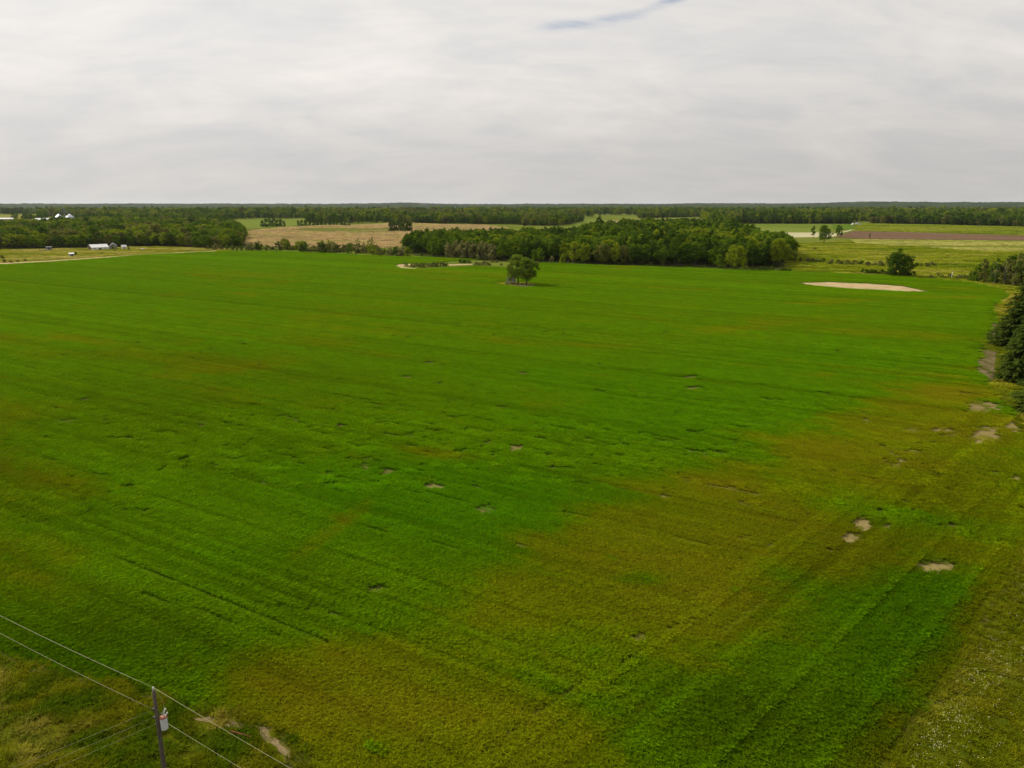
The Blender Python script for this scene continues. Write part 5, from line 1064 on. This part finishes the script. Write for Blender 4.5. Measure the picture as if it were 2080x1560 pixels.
# far grain bins
M['bin'] = mat_plain('bin', (0.50, 0.51, 0.54), 0.42, metal=0.8, var=0.06, scale=.3)
for (x, lb) in ((122, 'left corrugated grain bin with cone roof beside the tower'), (143.5, 'right corrugated grain bin with shining cone roof')):
    Xb, Yb, _ = at(x, 1830); e = empty('grain_bin', (Xb, Yb, 0)); tag(e, lb, 'grain bin')
    Rb = 9.0; prof = []
    for k in range(13): prof += [(Rb, k * 1.02), (Rb - .12, k * 1.02 + .5)]
    MB().lathe(prof, 28, (0, 0, -.3)).build('bin_wall', M['bin'], e, smooth=False)
    MB().lathe([(Rb + .35, 12.6), (Rb * .5, 16.6), (.9, 19.4), (.8, 20.0)], 28).build('cone_roof', M['bin'], e)
    MB().lathe([(.9, 20.0), (1.0, 20.5), (.2, 20.9)], 12).build('roof_cap', M['grey_roof'], e)
Xb, Yb, _ = at(133, 1836); e = empty('elevator_tower', (Xb, Yb, 0)); tag(e, 'thin dark grain elevator tower rising between the two bins', 'tower')
for (sx, sy) in ((-1, -1), (1, -1), (1, 1), (-1, 1)): MB().bar((sx * 1.3, sy * 1.3, -.3), (sx * 1.0, sy * 1.0, 30), .35, .35).build('tower_leg', M['grey_wall'], e)
b = MB()
for k in range(10):
    z = 3 * k
    for (p, q) in (((-1, -1), (1, -1)), ((1, -1), (1, 1)), ((1, 1), (-1, 1)), ((-1, 1), (-1, -1))): b.bar((p[0] * 1.2, p[1] * 1.2, z), (q[0] * 1.2, q[1] * 1.2, z + 3), .18, .18)
b.build('bracing', M['grey_wall'], e); MB().box(-1.6, -1.2, 30.002, 1.6, 1.2, 32.5).build('head_house', M['grey_wall'], e); MB().tube([(0, 0, 0), (0, 0, 30)], .7, 8).build('elevator_leg', M['grey_roof'], e)
for s in (-1, 1): MB().bar((s * 1.4, 0, 30.5), (s * 12.5, -2, 21), .5, .5).build('spout', M['grey_roof'], e)
Xb, Yb, _ = at(88, 1900); e = empty('barn', (Xb, Yb, 0), R(30)); tag(e, 'long low far barn with white roof left of the grain bins', 'barn'); gable(e, 33, 15, 4.5, 8.5, M['grey_wall'], M['white_metal'], M['dark'], .5)
Xb, Yb, _ = at(8, 2050); e = empty('barn', (Xb, Yb, 0), R(32)); tag(e, 'long pale far barn in the clearing left of the white roofed barn', 'barn'); gable(e, 46, 14, 3.8, 6.5, M['pale_wood'], M['white_metal'], M['brown_wall'], .5)
# far houses on the right
for (x, d, L_, rz, wl_, rf_, lb) in ((1731.5, 1560, 4.6, 30, 'white_paint', 'white_metal', 'tiny bright white far house left of the others'), (1740, 1600, 5, -20, 'white_paint', 'grey_roof', 'tiny far house with grey roof beside the pointed conifer'), (1747, 1570, 4.6, 50, 'white_paint', 'brown_wall', 'tiny far house with brown roof right of the conifer')):
    q = at(x, d); e = empty('far_house', q, R(rz)); tag(e, lb, 'house'); gable(e, L_, 4.2, 2.5, 3.9, M[wl_], M[rf_], M[wl_], .3); MB().box(-.5, -2.26, 0, .5, -2.21, 2.0).build('door', M['dark'], e); MB().box(1.0, -2.26, 1.0, 1.8, -2.21, 1.8).build('window', M['dark'], e)
# white marker post
loc, s_ = fit(3.2, 552.5, 565.5, 1932.5); b = MB(); b.tube([(0, 0, -.3), (.05, 0, 1.6), (.12, 0, 3.2)], [.17, .15, .10], 10); e = empty('marker_post', loc); e.scale = (s_,) * 3; tag(e, 'slim white post leaning slightly at the edge of the crop', 'post'); b.build('post_shaft', M['white_paint'], e, smooth=True); MB().lathe([(.115, 0), (.12, .04), (.03, .09)], 10, (.12, 0, 3.2)).build('post_cap', M['grey_roof'], e)

# ------------------------------------------------------------------ island in the crop: ruined shed and stones
sheet_poly('grass_island', pxs([(990, 576), (1015, 570.5), (1045, 569), (1075, 571), (1098, 577), (1094, 584.5), (1062, 587), (1025, 583), (1005, 580)]), 0.03, M['pasture'])
X0, Y0, _ = px(1038, 576.5); e = empty('ruined_shed', (X0, Y0, 0), R(-12)); tag(e, 'collapsed weathered grey plank shed under the oaks in the crop', 'shed')
rs = random.Random(9)
for k in range(9):                                                 # leaning front boards, some missing
    if k in (3, 4): continue
    x = -1.9 + k * .46; hgt = rs.uniform(3.6, 4.4) - .12 * k; MB().box(x, -.06, 0, x + .40, .04, hgt).build('plank', M['grey_wood'], e).rotation_euler = (R(-8 + rs.uniform(-2, 2)), R(-7 + rs.uniform(-2, 2)), 0)
for k in range(7):
    y = .3 + k * .46; MB().box(1.95, y, 0, 2.04, y + .42, rs.uniform(3.3, 3.9)).build('plank', M['grey_wood'], e).rotation_euler = (0, R(-7 + rs.uniform(-1.5, 1.5)), 0)
for k in range(7):                                                 # roof boards slid to the left
    y = -.1 + k * .5; MB().bar((-3.6 + rs.uniform(-.3, .3), y, .15), (-.7, y, 3.9 + rs.uniform(-.2, .2)), .46, .07).build('roof_board', M['pale_wood' if k < 2 else 'grey_wood'], e)
for k in range(5):
    y = .0 + k * .7; MB().bar((-.6, y, 3.95), (1.6, y, 3.6 + rs.uniform(-.3, .1)), .6, .07).build('roof_board', M['grey_wood'], e)
for (x, y) in ((-1.9, .1), (1.7, .1), (1.7, 3.2), (-1.9, 3.2)): MB().bar((x, y, -.2), (x - .4, y + .2, 3.7), .16, .16).build('corner_post', M['grey_wood'], e)
M['stone'] = mat_plain('stone', (0.17, 0.15, 0.10), 0.9, var=0.3, scale=2)
def stone(seed, s):
    r = np.random.default_rng(seed); b = MB(); n = 8
    prof = [(.5, -.3), (.95, 0), (1.0, .3), (.72, .62), (.3, .78)]; b.lathe(prof, n); b.v = [(p[0] * s * (1 + r.normal(0, .12)), p[1] * s * .8 * (1 + r.normal(0, .12)), p[2] * s * (1 + r.normal(0, .1))) for p in b.v]; return b.mesh('field_stone')
for i, (x, y) in enumerate(((1046, 579.5), (1051, 581), (1056, 580.6), (1060, 582), (1064, 581.2), (1068, 582.4), (1072, 581), (1076, 582), (1080, 581.3), (1084, 579.6), (1058, 579), (1074, 579.5))):
    q = px(x, y); tag(link('field_stone', stone(500 + i, .5 + .06 * (i * 7 % 6)), M['stone'], None, q), 'rough grey field stone piled round the feet of the oaks', 'stone', 'stones under the field oaks')
for (x, y, h, m) in ((1030, 579, 1.2, 'leaf_olive'), (1042, 578.5, 1.4, 'leaf_olive'), (1049, 579.5, 1.0, 'leaf_grey'), (1062, 579.4, 1.3, 'leaf_olive'), (1078, 580, 1.1, 'leaf_grey'), (1086, 581, 1.0, 'leaf_grey')): shrub(x, y, h, 1.4, m, 'low scrubby weeds under the field oaks', 'weeds under the oaks')

# ------------------------------------------------------------------ haze
hz = MB().box(-15600, -15600, -2, 15600, 15600, 120).mesh('haze'); hm = bpy.data.materials.new('haze_air'); hm.use_nodes = True; ht = hm.node_tree; ht.nodes.clear()
ho = ht.nodes.new('ShaderNodeOutputMaterial'); pv = ht.nodes.new('ShaderNodeVolumePrincipled'); pv.inputs['Color'].default_value = (0.86, 0.92, 1.0, 1); pv.inputs['Density'].default_value = 0.000011; pv.inputs['Anisotropy'].default_value = 0.2
ht.links.new(pv.outputs[0], ho.inputs['Volume']); hobj = link('haze', hz, hm); tag(hobj, kind='stuff')
print('trees', placed)
